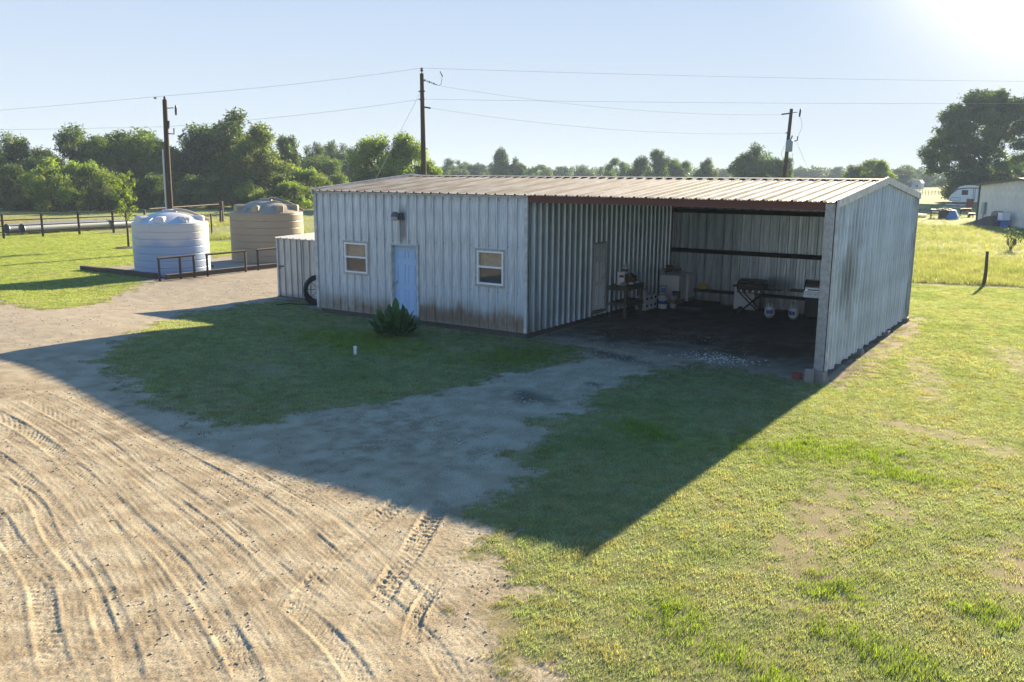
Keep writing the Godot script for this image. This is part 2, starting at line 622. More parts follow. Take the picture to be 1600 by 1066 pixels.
func build_relief():
	rnx = int(round((FX1 - FX0) / FS)) + 1
	rnz = int(round((FZ1 - FZ0) / FS)) + 1
	relief.resize(rnx * rnz)
	for j in rnz:
		for i in rnx:
			var x := FX0 + i * FS
			var z := FZ0 + j * FS
			relief[j * rnx + i] = 0.007 * noise_a.get_noise_2d(x * 0.7, z * 0.7) + 0.004 * noise_b.get_noise_2d(x * 5.0, z * 5.0) + 0.0045 * noise_c.get_noise_2d(x * 14.0, z * 14.0)
	var r := RandomNumberGenerator.new()
	r.seed = 99
	# the many faint passes beside the deeper tracks
	var tracks := TRACKS.duplicate()
	for spine in [0, 2, 4, 7, 9]:
		for k in 7:
			var off := r.randf_range(-1.0, 1.0)
			var from: Array = TRACKS[spine][0]
			var moved := []
			for i in from.size():
				var a: Array = from[maxi(i - 1, 0)]
				var b: Array = from[mini(i + 1, from.size() - 1)]
				var d := Vector2(b[0] - a[0], b[1] - a[1]).normalized()
				var o := off + r.randf_range(-0.08, 0.08)
				moved.append([from[i][0] - d.y * o, from[i][1] + d.x * o])
			tracks.append([moved, r.randf_range(0.16, 0.26), r.randf_range(0.0010, 0.0030), 0.0])
	for t in tracks:
		var pts: Array = t[0]
		var width: float = t[1]
		var depth: float = t[2]
		var tread: float = t[3]
		var along := 0.0
		var whole := 0.0
		for k in pts.size() - 1:
			whole += Vector2(pts[k][0], pts[k][1]).distance_to(Vector2(pts[k + 1][0], pts[k + 1][1]))
		for k in pts.size() - 1:
			var a := Vector2(pts[k][0], pts[k][1])
			var b := Vector2(pts[k + 1][0], pts[k + 1][1])
			var before := Vector2(pts[maxi(k - 1, 0)][0], pts[maxi(k - 1, 0)][1])
			var after := Vector2(pts[mini(k + 2, pts.size() - 1)][0], pts[mini(k + 2, pts.size() - 1)][1])
			var n := int(a.distance_to(b) / 0.016)
			for s in n:
				var u := float(s) / n
				var p := a.cubic_interpolate(b, before, after, u)
				var d := (a.cubic_interpolate(b, before, after, u + 0.02) - p).normalized()
				var side := Vector2(-d.y, d.x)
				along += a.distance_to(b) / n
				var fade := 0.4 + 0.6 * smooth(-0.35, 0.3, noise_a.get_noise_2d(p.x * 0.8 + 90.0 * width + 700.0 * depth, p.y * 0.8 + 50.0))
				fade *= smooth(0.0, 1.1, along) * smooth(whole, whole - 1.1, along)
				var m := int(width * 0.75 / 0.016)
				for l in range(-m, m + 1):
					var off := l * 0.016
					var q := p + side * off
					var i := int(round((q.x - FX0) / FS))
					var j := int(round((q.y - FZ0) / FS))
					if i < 0 or j < 0 or i >= rnx or j >= rnz:
						continue
					var e := absf(off) / (width * 0.5)
					var h := -depth * smooth(1.05, 0.75, e) + depth * 0.6 * smooth(0.9, 1.1, e) * smooth(1.5, 1.15, e)
					# the long ribs that the tyre presses
					h += 0.0019 * cos(TAU * off / 0.064) * smooth(1.0, 0.85, e) * (0.6 + 0.8 * noise_c.get_noise_2d(q.x * 2.0, q.y * 2.0))
					if tread > 0.0 and e < 1.0:
						var skew := 0.05 * (1.0 if off > 0.0 else -1.0) * e
						h += depth * (0.55 + 0.5 * noise_c.get_noise_2d(q.x * 6.0, q.y * 6.0)) * smooth(0.1, 0.6, sin(TAU * (along + skew + (0.5 * tread if off > 0.0 else 0.0)) / tread)) * smooth(0.05, 0.3, e)
					var c := j * rnx + i
					relief[c] = lerpf(relief[c], relief[c] * 0.75 + h, 0.8 * fade)


func ground_height(x: float, z: float, grass: float) -> float:
	var y := base_height(x, z)
	var extra := 0.0
	if x > FX0 and x < FX1 - FS and z > FZ0 and z < FZ1 - FS:
		var u := (x - FX0) / FS
		var v := (z - FZ0) / FS
		var i := mini(int(u), rnx - 2)
		var j := mini(int(v), rnz - 2)
		u -= i
		v -= j
		var k := j * rnx + i
		var edge := minf(smooth(FX0, FX0 + 1.0, x) * smooth(FX1, FX1 - 1.0, x), smooth(FZ0, FZ0 + 1.0, z))
		extra = edge * lerpf(lerpf(relief[k], relief[k + 1], u), lerpf(relief[k + rnx], relief[k + rnx + 1], u), v)
	elif absf(x) < 60.0 and absf(z) < 60.0:
		extra = 0.014 * noise_a.get_noise_2d(x * 1.1, z * 1.1)
	return y + extra * (1.0 - 0.5 * grass) + grass * 0.012


func ground_color(x: float, z: float, grass: float) -> Color:
	var n1 := noise_a.get_noise_2d(x * 0.30, z * 0.30)
	var n2 := noise_b.get_noise_2d(x * 1.4 + 70.0, z * 1.4)
	var n3 := noise_c.get_noise_2d(x * 3.2, z * 3.2)
	if grass > 0.001 and grass < 0.999:
		grass = smooth(0.25, 0.75, grass + 0.40 * noise_c.get_noise_2d(x * 7.0, z * 7.0))
	var c := Color(0.42, 0.340, 0.230)
	if grass < 0.995:
		c = c.lerp(Color(0.53, 0.445, 0.315), clampf(0.35 + 1.5 * n2, 0.0, 1.0) * 0.85)
		c = c.lerp(Color(0.25, 0.185, 0.120), clampf(-0.12 + 1.0 * n1 + 0.75 * n3 - 0.5 * n2, 0.0, 1.0) * 0.6)
		var gravel := smooth(4.0, -3.0, x) * 0.6
		c = c.lerp(Color(0.38, 0.335, 0.28) * (1.0 + 0.25 * n3), gravel)
		var damp := sample(mask_damp, x, z, 0.0)
		if damp > 0.0:
			c = c.lerp(Color(0.085, 0.070, 0.055), damp * 0.8)
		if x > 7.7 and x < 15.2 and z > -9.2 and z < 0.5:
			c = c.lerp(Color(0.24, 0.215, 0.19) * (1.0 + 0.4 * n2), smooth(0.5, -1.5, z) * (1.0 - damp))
	if grass > 0.0:
		var g := Color(0.23, 0.23, 0.09).lerp(Color(0.34, 0.285, 0.145), clampf(0.35 + 0.8 * n2, 0.0, 1.0))
		g = g.lerp(Color(0.18, 0.24, 0.045), clampf(0.2 + n1, 0.0, 1.0) * 0.6)
		var bare := sample(mask_bare, x, z, 0.0)
		if bare > 0.0:
			g = g.lerp(Color(0.36, 0.265, 0.165), bare * 0.55)
		var far := maxf(-12.0 - x, -19.5 - z)
		if far > 0.0:
			var meadow := Color(0.28, 0.31, 0.105).lerp(Color(0.41, 0.375, 0.185), clampf(0.35 + 0.7 * noise_a.get_noise_2d(x * 0.05, z * 0.16), 0.0, 1.0))
			meadow = meadow.lerp(Color(0.18, 0.24, 0.050), clampf(0.8 * noise_b.get_noise_2d(x * 0.35, z * 0.35), 0.0, 1.0))
			g = g.lerp(meadow, smooth(0.0, 4.0, far))
			# the bare strip of field behind the pipe fence
			g = g.lerp(Color(0.34, 0.235, 0.15), smooth(3.0, 1.5, absf(x + 57.0 - (z + 15.0) * 0.25)) * smooth(-26.0, -20.0, z) * 0.85)
		c = c.lerp(g, grass)
	return c


func build_ground():
	build_relief()
	var xs := lines(FX0, FX1, FS, -8.0, 24.0, 0.125)
	var zs := lines(FZ0, FZ1, FS, -5.0, 18.0, 0.125)
	var nx := xs.size()
	var nz := zs.size()
	var v := PackedVector3Array()
	var col := PackedColorArray()
	var nrm := PackedVector3Array()
	v.resize(nx * nz)
	col.resize(nx * nz)
	nrm.resize(nx * nz)
	for j in nz:
		var z := zs[j]
		for i in nx:
			var x := xs[i]
			var g := sample(mask_grass, x, z, 1.0)
			var k := j * nx + i
			v[k] = Vector3(x, ground_height(x, z, g), z)
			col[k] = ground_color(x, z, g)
	for j in nz:
		var j0 := maxi(j - 1, 0)
		var j1 := mini(j + 1, nz - 1)
		for i in nx:
			var i0 := maxi(i - 1, 0)
			var i1 := mini(i + 1, nx - 1)
			nrm[j * nx + i] = (v[j1 * nx + i] - v[j0 * nx + i]).cross(v[j * nx + i1] - v[j * nx + i0]).normalized()
	var idx := PackedInt32Array()
	idx.resize((nx - 1) * (nz - 1) * 6)
	var at := 0
	for j in nz - 1:
		for i in nx - 1:
			var k := j * nx + i
			idx[at] = k
			idx[at + 1] = k + 1
			idx[at + 2] = k + nx + 1
			idx[at + 3] = k
			idx[at + 4] = k + nx + 1
			idx[at + 5] = k + nx
			at += 6
	var arr := []
	arr.resize(Mesh.ARRAY_MAX)
	arr[Mesh.ARRAY_VERTEX] = v
	arr[Mesh.ARRAY_NORMAL] = nrm
	arr[Mesh.ARRAY_COLOR] = col
	arr[Mesh.ARRAY_INDEX] = idx
	var mesh := ArrayMesh.new()
	mesh.add_surface_from_arrays(Mesh.PRIMITIVE_TRIANGLES, arr)
	var o := put("ground", mesh, "ground")
	tag(o, "sandy farm yard with wheel tracks running into mown lawn and open meadow", "ground", "", "structure")
	print("ground ", nx, " x ", nz)


# ---------------------------------------------------------------- the metal shed

func ribs(s0: float, s1: float, deep: float, minor: float, extra := []) -> Array:
	# the folded section of a sheet: [distance along the wall, how far it stands out]
	var at := []
	for k in range(int(floor(s0 / PITCH)) - 1, int(ceil(s1 / PITCH)) + 2):
		var c := k * PITCH
		for p in [[-0.034, 0.0], [-0.019, deep], [0.019, deep], [0.034, 0.0], [0.084, 0.0], [0.095, minor], [0.107, minor], [0.118, 0.0], [0.187, 0.0], [0.198, minor], [0.210, minor], [0.221, 0.0]]:
			at.append([c + p[0], p[1]])
	var height := func(s: float) -> float:
		for i in at.size() - 1:
			if s >= at[i][0] and s <= at[i + 1][0]:
				return lerpf(at[i][1], at[i + 1][1], (s - at[i][0]) / maxf(at[i + 1][0] - at[i][0], 1e-6))
		return 0.0
	var out := []
	for p in at:
		if p[0] > s0 + 0.001 and p[0] < s1 - 0.001:
			out.append(p)
	for s in [s0, s1] + extra:
		if s >= s0 and s <= s1:
			out.append([s, height.call(s)])
	out.sort_custom(func(a, b): return a[0] < b[0])
	return out


func sheet(parent: Node, called: String, o: Vector3, u: Vector3, n: Vector3, s0: float, s1: float, low: Callable, high: Callable, tint: Callable, m, holes := [], deep := 0.038, step := 0.24):
	# one sheet of ribbed metal: o the wall's corner, u along it, n outwards
	var cuts := []
	for h in holes:
		cuts.append(h[0])
		cuts.append(h[1])
	var cols := ribs(s0, s1, deep, 0.006, cuts)
	var st := S(true)
	var up := Vector3.UP
	var flip := u.cross(up).dot(n) < 0.0
	for i in cols.size() - 1:
		var a: float = cols[i][0]
		var b: float = cols[i + 1][0]
		if b - a < 0.0005:
			continue
		var mid := (a + b) * 0.5
		var spans := [[0.0, 1.0, low.call(a), low.call(b), high.call(a), high.call(b)]]
		for h in holes:
			if mid > h[0] and mid < h[1]:
				spans = [[0.0, 1.0, low.call(a), low.call(b), h[2], h[2]], [0.0, 1.0, h[3], h[3], high.call(a), high.call(b)]]
		for s in spans:
			if s[4] - s[2] < 0.01 and s[5] - s[3] < 0.01:
				continue
			var ys := [0.0]
			var tall: float = maxf(s[4] - s[2], 0.05)
			for e in [0.04, 0.09, 0.15, 0.22, 0.30, 0.40, 0.52]:
				if e < tall - 0.05 and s[2] < 0.1:
					ys.append(e / tall)
			var from: float = ys[-1]
			var rows := maxi(1, int(ceil(tall * (1.0 - from) / step)))
			for r in rows:
				ys.append(from + (1.0 - from) * (r + 1.0) / rows)
			for r in ys.size() - 1:
				var pa: float = lerpf(s[2], s[4], ys[r])
				var pb: float = lerpf(s[3], s[5], ys[r])
				var qa: float = lerpf(s[2], s[4], ys[r + 1])
				var qb: float = lerpf(s[3], s[5], ys[r + 1])
				var v := [o + u * a + up * pa + n * cols[i][1], o + u * b + up * pb + n * cols[i + 1][1], o + u * b + up * qb + n * cols[i + 1][1], o + u * a + up * qa + n * cols[i][1]]
				var c := [tint.call(a, pa), tint.call(b, pb), tint.call(b, qb), tint.call(a, qa)]
				for k in ([0, 3, 2, 0, 2, 1] if not flip else [0, 1, 2, 0, 2, 3]):
					st.set_color(c[k])
					st.add_vertex(v[k])
	return put(called, done(st), m, parent)


func sheets(parent: Node, called: String, o: Vector3, u: Vector3, n: Vector3, length: float, low: Callable, high: Callable, tint: Callable, m, holes := [], deep := 0.038):
	var k := 0
	while k * 3 * PITCH < length - 0.06:
		var s0 := k * 3 * PITCH
		var s1 := minf(s0 + 3 * PITCH, length)
		if length - s1 < 0.06:
			s1 = length
		var shade := 1.0 + 0.07 * (rng.randf() - 0.5)
		var own := func(s: float, y: float) -> Color: return tint.call(s, y) * Color(shade, shade, shade)
		sheet(parent, called, o + n * 0.0012 * (k % 2), u, n, s0, s1, low, high, own, m, holes, deep)
		k += 1


func screws(parent: Node, o: Vector3, u: Vector3, n: Vector3, length: float, heights: Array, holes := []):
	var st := S()
	var k := 0
	while k * PITCH + 0.06 < length:
		for y in heights:
			var s := k * PITCH + 0.055
			var hidden := false
			for h in holes:
				if s > h[0] - 0.05 and s < h[1] + 0.05 and y > h[2] - 0.05 and y < h[3] + 0.05:
					hidden = true
			if not hidden:
				box(st, o + u * s + Vector3.UP * (y + 0.006 * sin(k * 3.7)) + n * 0.005, Vector3(0.018, 0.018, 0.018))
		k += 1
	var p := put("screws", done(st), "screw", parent)
	p.set_meta("kind", "stuff")


func window_unit(parent: Node, x0: float, x1: float, y0: float, y1: float):
	var w := x1 - x0
	var h := y1 - y0
	var c := Vector3((x0 + x1) * 0.5, (y0 + y1) * 0.5, 0)
	var st := S()
	var f := 0.045
	for s in [-1, 1]:
		box(st, c + Vector3(s * (w * 0.5 - f * 0.5), 0, 0.015), Vector3(f, h, 0.07))
		box(st, c + Vector3(0, s * (h * 0.5 - f * 0.5), 0.016), Vector3(w - 2 * f, f, 0.07))
	var root := put("window", done(st), "vinyl", parent)
	# metal trim round the opening
	st = S()
	for s in [-1, 1]:
		box(st, c + Vector3(s * (w * 0.5 + 0.03), 0, 0.022), Vector3(0.06, h + 0.12, 0.05))
		box(st, c + Vector3(0, s * (h * 0.5 + 0.03), 0.024), Vector3(w, 0.06, 0.05))
	put("outer_trim", done(st), "galvanized", root)
	part_box("meeting_rail", c + Vector3(0, 0.02, 0.018), Vector3(w - 2 * f, 0.05, 0.06), "vinyl", root)
	var iw := w - 2 * f
	part_box("upper_pane", c + Vector3(0, h * 0.25 - 0.005, 0.012), Vector3(iw, h * 0.5 - f - 0.02, 0.006), "glass", root)
	part_box("lower_pane", c + Vector3(0, -h * 0.25 + 0.01, -0.004), Vector3(iw, h * 0.5 - f - 0.01, 0.006), "glass", root)
	part_box("insect_screen", c + Vector3(0, -h * 0.25 + 0.01, -0.022), Vector3(iw, h * 0.5 - f - 0.01, 0.004), "screen", root)
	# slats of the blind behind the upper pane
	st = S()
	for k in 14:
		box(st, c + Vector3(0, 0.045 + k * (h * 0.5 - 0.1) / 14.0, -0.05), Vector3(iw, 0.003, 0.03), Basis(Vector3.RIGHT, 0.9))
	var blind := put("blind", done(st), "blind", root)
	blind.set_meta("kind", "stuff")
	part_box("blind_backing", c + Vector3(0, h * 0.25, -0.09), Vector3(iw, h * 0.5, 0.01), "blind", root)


func door_unit(parent: Node, o: Vector3, u: Vector3, n: Vector3, w: float, h: float, frame_out: float, handle_left: bool, paint: String):
	# o: lower corner of the leaf, u across, n outwards
	var b := Basis(u, Vector3.UP, u.cross(Vector3.UP))
	var c := o + u * w * 0.5 + Vector3.UP * h * 0.5
	var root := part_box("door", c, Vector3(w, h, 0.045), paint, parent, b)
	for k in 6:
		var col := -1.0 if k % 2 == 0 else 1.0
		var row := int(k / 2.0)
		var y: float = [0.22, 0.575, 0.875][row] * h - h * 0.5
		var ph: float = [0.30, 0.30, 0.12][row] * h
		var pc: Vector3 = c + u * (col * w * 0.205) + Vector3.UP * y + n * 0.0225
		var st := S()
		# a moulded frame round a raised field
		for s in [-1, 1]:
			box(st, pc + u * (s * w * 0.145), Vector3(0.022, ph, 0.026), b)
			box(st, pc + Vector3.UP * (s * (ph * 0.5 - 0.009)), Vector3(w * 0.29 - 0.022, 0.022, 0.0262), b)
		box(st, pc, Vector3(w * 0.20, ph - 0.09, 0.012), b)
		put("door_field", done(st), paint, root)
	var side := -1.0 if handle_left else 1.0
	var hp := o + u * (w * 0.5 + side * (w * 0.5 - 0.07)) + Vector3.UP * 0.93
	var st2 := S()
	tube(st2, [hp + n * 0.02, hp + n * 0.05, hp + n * 0.055, hp + n * 0.085, hp + n * 0.095], [0.016, 0.016, 0.036, 0.036, 0.018], 10)
	tube(st2, [hp + n * 0.0228, hp + n * 0.03], [0.032, 0.032], 12)
	put("handle", done(st2), "steel", root)
	var st3 := S()
	for s in [-1, 1]:
		box(st3, c + u * (s * (w * 0.5 + 0.03)) + n * frame_out * 0.5, Vector3(0.055, h + 0.02, frame_out + 0.06), b)
	box(st3, c + Vector3.UP * (h * 0.5 + 0.035) + n * frame_out * 0.5, Vector3(w + 0.12, 0.05, frame_out + 0.064), b)
	put("door_frame", done(st3), "white_trim", root)
	part_box("threshold", o + u * w * 0.5 + Vector3.DOWN * 0.035 + n * 0.04, Vector3(w + 0.1, 0.06, 0.2), "concrete", root, b)


func build_shed():
	var shed := thing("metal_shed", "long weathered metal shed with a closed room and an open carport bay", "shed", Vector3.ZERO)
	var flat := func(_s: float) -> float: return 0.0
	var eave := func(_s: float) -> float: return EAVE - 0.01
	# paint worn and stained by rust and mud splash along the foot and run-off below the lamp; darker left of each rib and towards the top
	var front_tint := func(s: float, y: float) -> Color:
		var c := Color(0.66, 0.74, 0.81)
		var at_rib := absf(fposmod(s + PITCH * 0.5, PITCH) - PITCH * 0.5 + 0.030)
		c *= 1.0 - 0.60 * smooth(0.014, 0.004, at_rib) * (0.7 + 0.5 * noise_c.get_noise_2d(s * 3.0, y * 1.5))
		var streak := noise_c.get_noise_2d(s * 6.0, y * 0.35)
		c = c.lerp(Color(0.47, 0.52, 0.57), clampf(0.15 + 0.8 * streak, 0.0, 1.0) * 0.45)
		var edge := 0.40 + 0.16 * noise_a.get_noise_2d(s * 1.1, 3.0) + 0.05 * streak
		var rust := smooth(edge + 0.26, edge - 0.20, y) * (0.80 + 0.5 * noise_a.get_noise_2d(s * 0.5 + 8.0, 1.0) + 0.18 * noise_c.get_noise_2d(s * 5.0, y * 4.0))
		if s > 3.9:
			rust *= 1.5
		c = c.lerp(Color(0.25, 0.135, 0.042), clampf(rust * 0.95, 0.0, 0.78))
		if y < 0.13:
			c = c.lerp(Color(0.42, 0.40, 0.34), 0.6 * smooth(0.13, 0.05, y))
		var drip := smooth(0.20, 0.03, absf(s - 3.48 - 0.03 * streak)) * smooth(3.2, 3.0, y) * smooth(2.0, 2.4, y)
		c = c.lerp(Color(0.12, 0.115, 0.11), drip * 0.75)
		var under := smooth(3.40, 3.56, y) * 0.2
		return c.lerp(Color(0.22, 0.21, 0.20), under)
	var holes := [[1.17, 2.13, 1.16, 2.10], [6.05, 6.96, 1.17, 2.12], [3.00, 4.04, 0.02, 2.13]]
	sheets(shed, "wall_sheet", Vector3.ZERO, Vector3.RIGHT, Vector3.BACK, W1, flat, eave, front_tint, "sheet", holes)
	screws(shed, Vector3.ZERO, Vector3.RIGHT, Vector3.BACK, W1, [3.42, 2.22, 1.02, 0.08], holes)
	# left gable, back wall, carport side of the room, right gable
	var grey := func(s: float, y: float) -> Color:
		return Color(0.47, 0.475, 0.46) * (1.0 + 0.12 * noise_c.get_noise_2d(s * 4.0, y * 0.4))
	var gable := func(s: float) -> float: return EAVE - 0.01 + (RIDGE - EAVE) * (1.0 - absf(s - DEEP * 0.5) / (DEEP * 0.5))
	sheets(shed, "wall_sheet", Vector3(0, 0, -DEEP), Vector3.BACK, Vector3.LEFT, DEEP, flat, gable, grey, "sheet")
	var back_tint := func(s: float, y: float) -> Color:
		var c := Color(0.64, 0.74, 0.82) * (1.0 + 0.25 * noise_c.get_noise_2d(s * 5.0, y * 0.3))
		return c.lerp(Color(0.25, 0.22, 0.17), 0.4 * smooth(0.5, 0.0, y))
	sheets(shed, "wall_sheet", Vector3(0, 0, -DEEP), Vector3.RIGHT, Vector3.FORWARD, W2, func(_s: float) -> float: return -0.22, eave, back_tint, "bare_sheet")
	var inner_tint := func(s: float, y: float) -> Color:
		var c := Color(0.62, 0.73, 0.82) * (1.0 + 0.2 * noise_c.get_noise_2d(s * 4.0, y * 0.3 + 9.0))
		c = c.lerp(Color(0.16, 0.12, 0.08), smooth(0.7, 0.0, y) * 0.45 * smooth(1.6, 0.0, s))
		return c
	var inner_high := func(s: float) -> float: return EAVE - 0.06 + (RIDGE - EAVE) * (1.0 - absf(s - DEEP * 0.5) / (DEEP * 0.5))
	var side_hole := [[3.44, 4.24, 0.05, 2.15]]
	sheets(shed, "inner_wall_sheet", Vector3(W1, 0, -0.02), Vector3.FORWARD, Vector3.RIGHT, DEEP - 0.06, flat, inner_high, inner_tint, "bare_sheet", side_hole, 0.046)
	var end_tint := func(s: float, y: float) -> Color:
		var z := s
		var c := Color(0.56, 0.67, 0.80) * (1.0 + 0.14 * noise_c.get_noise_2d(z * 5.0, y * 0.4))
		var n := noise_b.get_noise_2d(z * 1.1, y * 0.8) + 0.6 * noise_c.get_noise_2d(z * 6.0, y * 2.5)
		var where := exp(-((z - 1.5) * (z - 1.5) / 0.9 + (y - 2.0) * (y - 2.0) / 1.6)) + 0.8 * exp(-((z - 9.0) * (z - 9.0) / 0.25))
		var stain := clampf(where * 1.1 + 0.5 * n - 0.30, 0.0, 1.0)
		c = c.lerp(Color(0.085, 0.095, 0.115), stain * 0.75)
		if absf(y - 1.35) < 0.02 or absf(y - 2.6) < 0.02:
			c *= 0.9
		return c
	sheets(shed, "end_wall_sheet", Vector3(W2, 0, 0), Vector3.FORWARD, Vector3.RIGHT, DEEP, func(s: float) -> float: return 0.03 * sin(s * 9.0) - 0.02, gable, end_tint, "sheet")
	screws(shed, Vector3(W2, 0, 0), Vector3.FORWARD, Vector3.RIGHT, DEEP, [2.62, 1.36, 0.16])
	# slab under the room
	part_box("foundation", Vector3(W1 * 0.5, -0.2, -DEEP * 0.5), Vector3(W1 - 0.08, 0.39, DEEP - 0.1), "dark_concrete", shed)
	part_box("room_floor", Vector3(W1 * 0.5, 0.03, -DEEP * 0.5), Vector3(W1 - 0.14, 0.06, DEEP - 0.14), "dark_concrete", shed)
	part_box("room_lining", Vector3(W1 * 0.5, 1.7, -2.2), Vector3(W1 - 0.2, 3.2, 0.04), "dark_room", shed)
	# roof sheets, each from eave to ridge
	for side in 2:
		var slope := atan2(RIDGE - EAVE, DEEP * 0.5)
		var run := DEEP * 0.5 + 0.10
		var u := Vector3(0, sin(slope), -cos(slope)) if side == 0 else Vector3(0, sin(slope), cos(slope))
		var n := Vector3(0, cos(slope), sin(slope)) if side == 0 else Vector3(0, cos(slope), -sin(slope))
		var o := Vector3(0, EAVE + 0.012 - 0.10 * tan(slope), 0.10) if side == 0 else Vector3(0, EAVE + 0.012 - 0.10 * tan(slope), -DEEP - 0.10)
		var long := run / cos(slope)
		var k := 0
		while k * 3 * PITCH < W2 + 0.02:
			var s0 := k * 3 * PITCH - 0.04
			var s1 := minf(k * 3 * PITCH + 3 * PITCH - 0.04, W2 + 0.06)
			var cols := ribs(s0, s1, 0.036, 0.006)
			var st := S(true)
			var shade := 1.0 + 0.10 * (rng.randf() - 0.5)
			var rows := 16
			for i in cols.size() - 1:
				for r in rows:
					var t0 := long * r / rows
					var t1 := long * (r + 1) / rows
					var q := []
					var cc := []
					for e in [[i, t0], [i, t1], [i + 1, t1], [i + 1, t0]]:
						var s: float = cols[e[0]][0]
						q.append(o + Vector3.RIGHT * s + u * e[1] + n * (cols[e[0]][1] + 0.001 * (k % 2)))
						var c := Color(0.40, 0.375, 0.37) * (shade * (1.0 + 0.14 * noise_b.get_noise_2d(s * 1.5, e[1] * 0.5)))
						if absf(fposmod(s + PITCH * 0.5, PITCH) - PITCH * 0.5) < 0.04:
							var rib := int(round(s / PITCH))
							c = c.lerp(Color(0.10, 0.055, 0.038), clampf((0.75 if rib % 3 == 0 else 0.30) + 0.9 * noise_a.get_noise_2d(rib * 7.3, e[1] * 0.7), 0.0, 0.9))
						cc.append(c)
					for x in ([0, 1, 2, 0, 2, 3] if side == 0 else [0, 2, 1, 0, 3, 2]):
						st.set_color(cc[x])
						st.add_vertex(q[x])
			put("roof_sheet", done(st), "roof", shed)
			k += 1
	# ridge cap
	var rst := S(true)
	rst.set_color(Color(0.36, 0.33, 0.31))
	var ry := RIDGE + 0.062
	for s in [1, -1]:
		var a := Vector3(-0.05, ry, -DEEP * 0.5)
		var b := Vector3(W2 + 0.07, ry, -DEEP * 0.5)
		var d := Vector3(0, -0.022, s * 0.2)
		if s == 1:
			quad(rst, a + d, a, b, b + d)
		else:
			quad(rst, a, a + d, b + d, b)
	put("ridge_cap", done(rst), "roof", shed)
	# purlins under the roof, seen from the carport
	for k in 5:
		var z := -0.9 - k * 1.85
		var y := EAVE - 0.10 + (RIDGE - EAVE) * (1.0 - absf(-z - DEEP * 0.5) / (DEEP * 0.5))
		part_box("purlin", Vector3((W1 + W2) * 0.5, y, z), Vector3(W2 - W1 - 0.2, 0.15, 0.06), "rust_beam", shed)
	part_box("back_eave_closure", Vector3(W2 * 0.5, EAVE - 0.01, -DEEP + 0.02), Vector3(W2 - 0.1, 0.13, 0.04), "galvanized", shed)  # strip put in to stop sun leaking through the gaps under the roof ribs
	# trims
	part_box("eave_trim", Vector3(W1 * 0.5, EAVE - 0.04, 0.045), Vector3(W1 + 0.06, 0.05, 0.03), "galvanized", shed)
	part_box("header_beam", Vector3((W1 + W2 - 0.2) * 0.5 + 0.01, EAVE - 0.075, -0.02), Vector3(W2 - W1 - 0.24, 0.19, 0.10), "rust_beam", shed)
	for s in [0.0, 1.0]:
		var x: float = -0.035 if s == 0.0 else W2 + 0.05
		for side in [1, -1]:
			var a := Vector3(x, EAVE - 0.02, 0.12 if side == 1 else -DEEP - 0.12)
			var b := Vector3(x, RIDGE + 0.02, -DEEP * 0.5)
			var d := (b - a).normalized()
			part_box("rake_trim", (a + b) * 0.5, Vector3(0.05, 0.17, a.distance_to(b)), "white_trim", shed, Basis(Vector3.RIGHT, d.cross(Vector3.RIGHT), d))
	part_box("corner_trim", Vector3(0.01, EAVE * 0.5, 0.02), Vector3(0.10, EAVE - 0.02, 0.05), "white_trim", shed)
	part_box("corner_trim", Vector3(W1 - 0.015, EAVE * 0.5, 0.022), Vector3(0.09, EAVE - 0.02, 0.055), "white_trim", shed)
	var post := part_box("corner_post", Vector3(W2 - 0.125, EAVE * 0.5 - 0.01, -0.06), Vector3(0.20, EAVE - 0.02, 0.18), "galvanized", shed)
	part_box("post_edge_trim", Vector3(W2 + 0.022, EAVE * 0.5 - 0.02, 0.0), Vector3(0.05, EAVE - 0.06, 0.08), "white_trim", post)
	part_box("corner_trim", Vector3(W2 + 0.02, EAVE * 0.5, -DEEP + 0.01), Vector3(0.07, EAVE - 0.02, 0.08), "galvanized", shed)
	part_box("inner_corner_trim", Vector3(W1 + 0.05, EAVE * 0.5 - 0.05, -DEEP + 0.07), Vector3(0.05, EAVE - 0.2, 0.05), "white_trim", shed)
	# black girts across the back of the carport
	part_box("girt", Vector3((W1 + W2) * 0.5, 2.93, -DEEP + 0.16), Vector3(W2 - W1 - 0.12, 0.14, 0.07), "black_steel", shed)
	part_box("girt", Vector3((W1 + W2) * 0.5, 1.60, -DEEP + 0.16), Vector3(W2 - W1 - 0.12, 0.14, 0.07), "black_steel", shed)
	part_box("girt", Vector3((W1 + W2) * 0.5, 0.28, -DEEP + 0.16), Vector3(W2 - W1 - 0.12, 0.10, 0.07), "black_steel", shed)
	part_box("girt", Vector3(W2 - 0.1, 1.60, -DEEP * 0.5), Vector3(0.07, 0.12, DEEP - 0.6), "black_steel", shed)
	part_box("sill_beam", Vector3(W2 - 0.08, 0.02, -DEEP * 0.5), Vector3(0.1, 0.12, DEEP - 0.5), "black_steel", shed)
	for z in [-3.1, -6.2, -9.0]:
		part_box("footing", Vector3(W2 - 0.05, -0.18, z), Vector3(0.3, 0.32, 0.26), "concrete", shed)
	# doors and windows
	door_unit(shed, Vector3(3.06, 0.11, -0.10), Vector3.RIGHT, Vector3.BACK, 0.92, 1.96, 0.12, true, "door_blue")
	door_unit(shed, Vector3(W1 - 0.06, 0.15, -3.48), Vector3.FORWARD, Vector3.RIGHT, 0.72, 1.95, 0.07, false, "door_white")
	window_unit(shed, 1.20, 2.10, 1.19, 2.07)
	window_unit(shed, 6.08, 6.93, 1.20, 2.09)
	# wall lamp above the door
	var st := S()
	box(st, Vector3(3.42, 2.90, 0.05), Vector3(0.14, 0.20, 0.08))
	tube(st, [Vector3(3.42, 2.94, 0.08), Vector3(3.42, 2.97, 0.14), Vector3(3.36, 2.97, 0.20)], 0.022, 8)
	var lamp := put("wall_lamp", done(st), "grey_dark", shed)
	st = S()
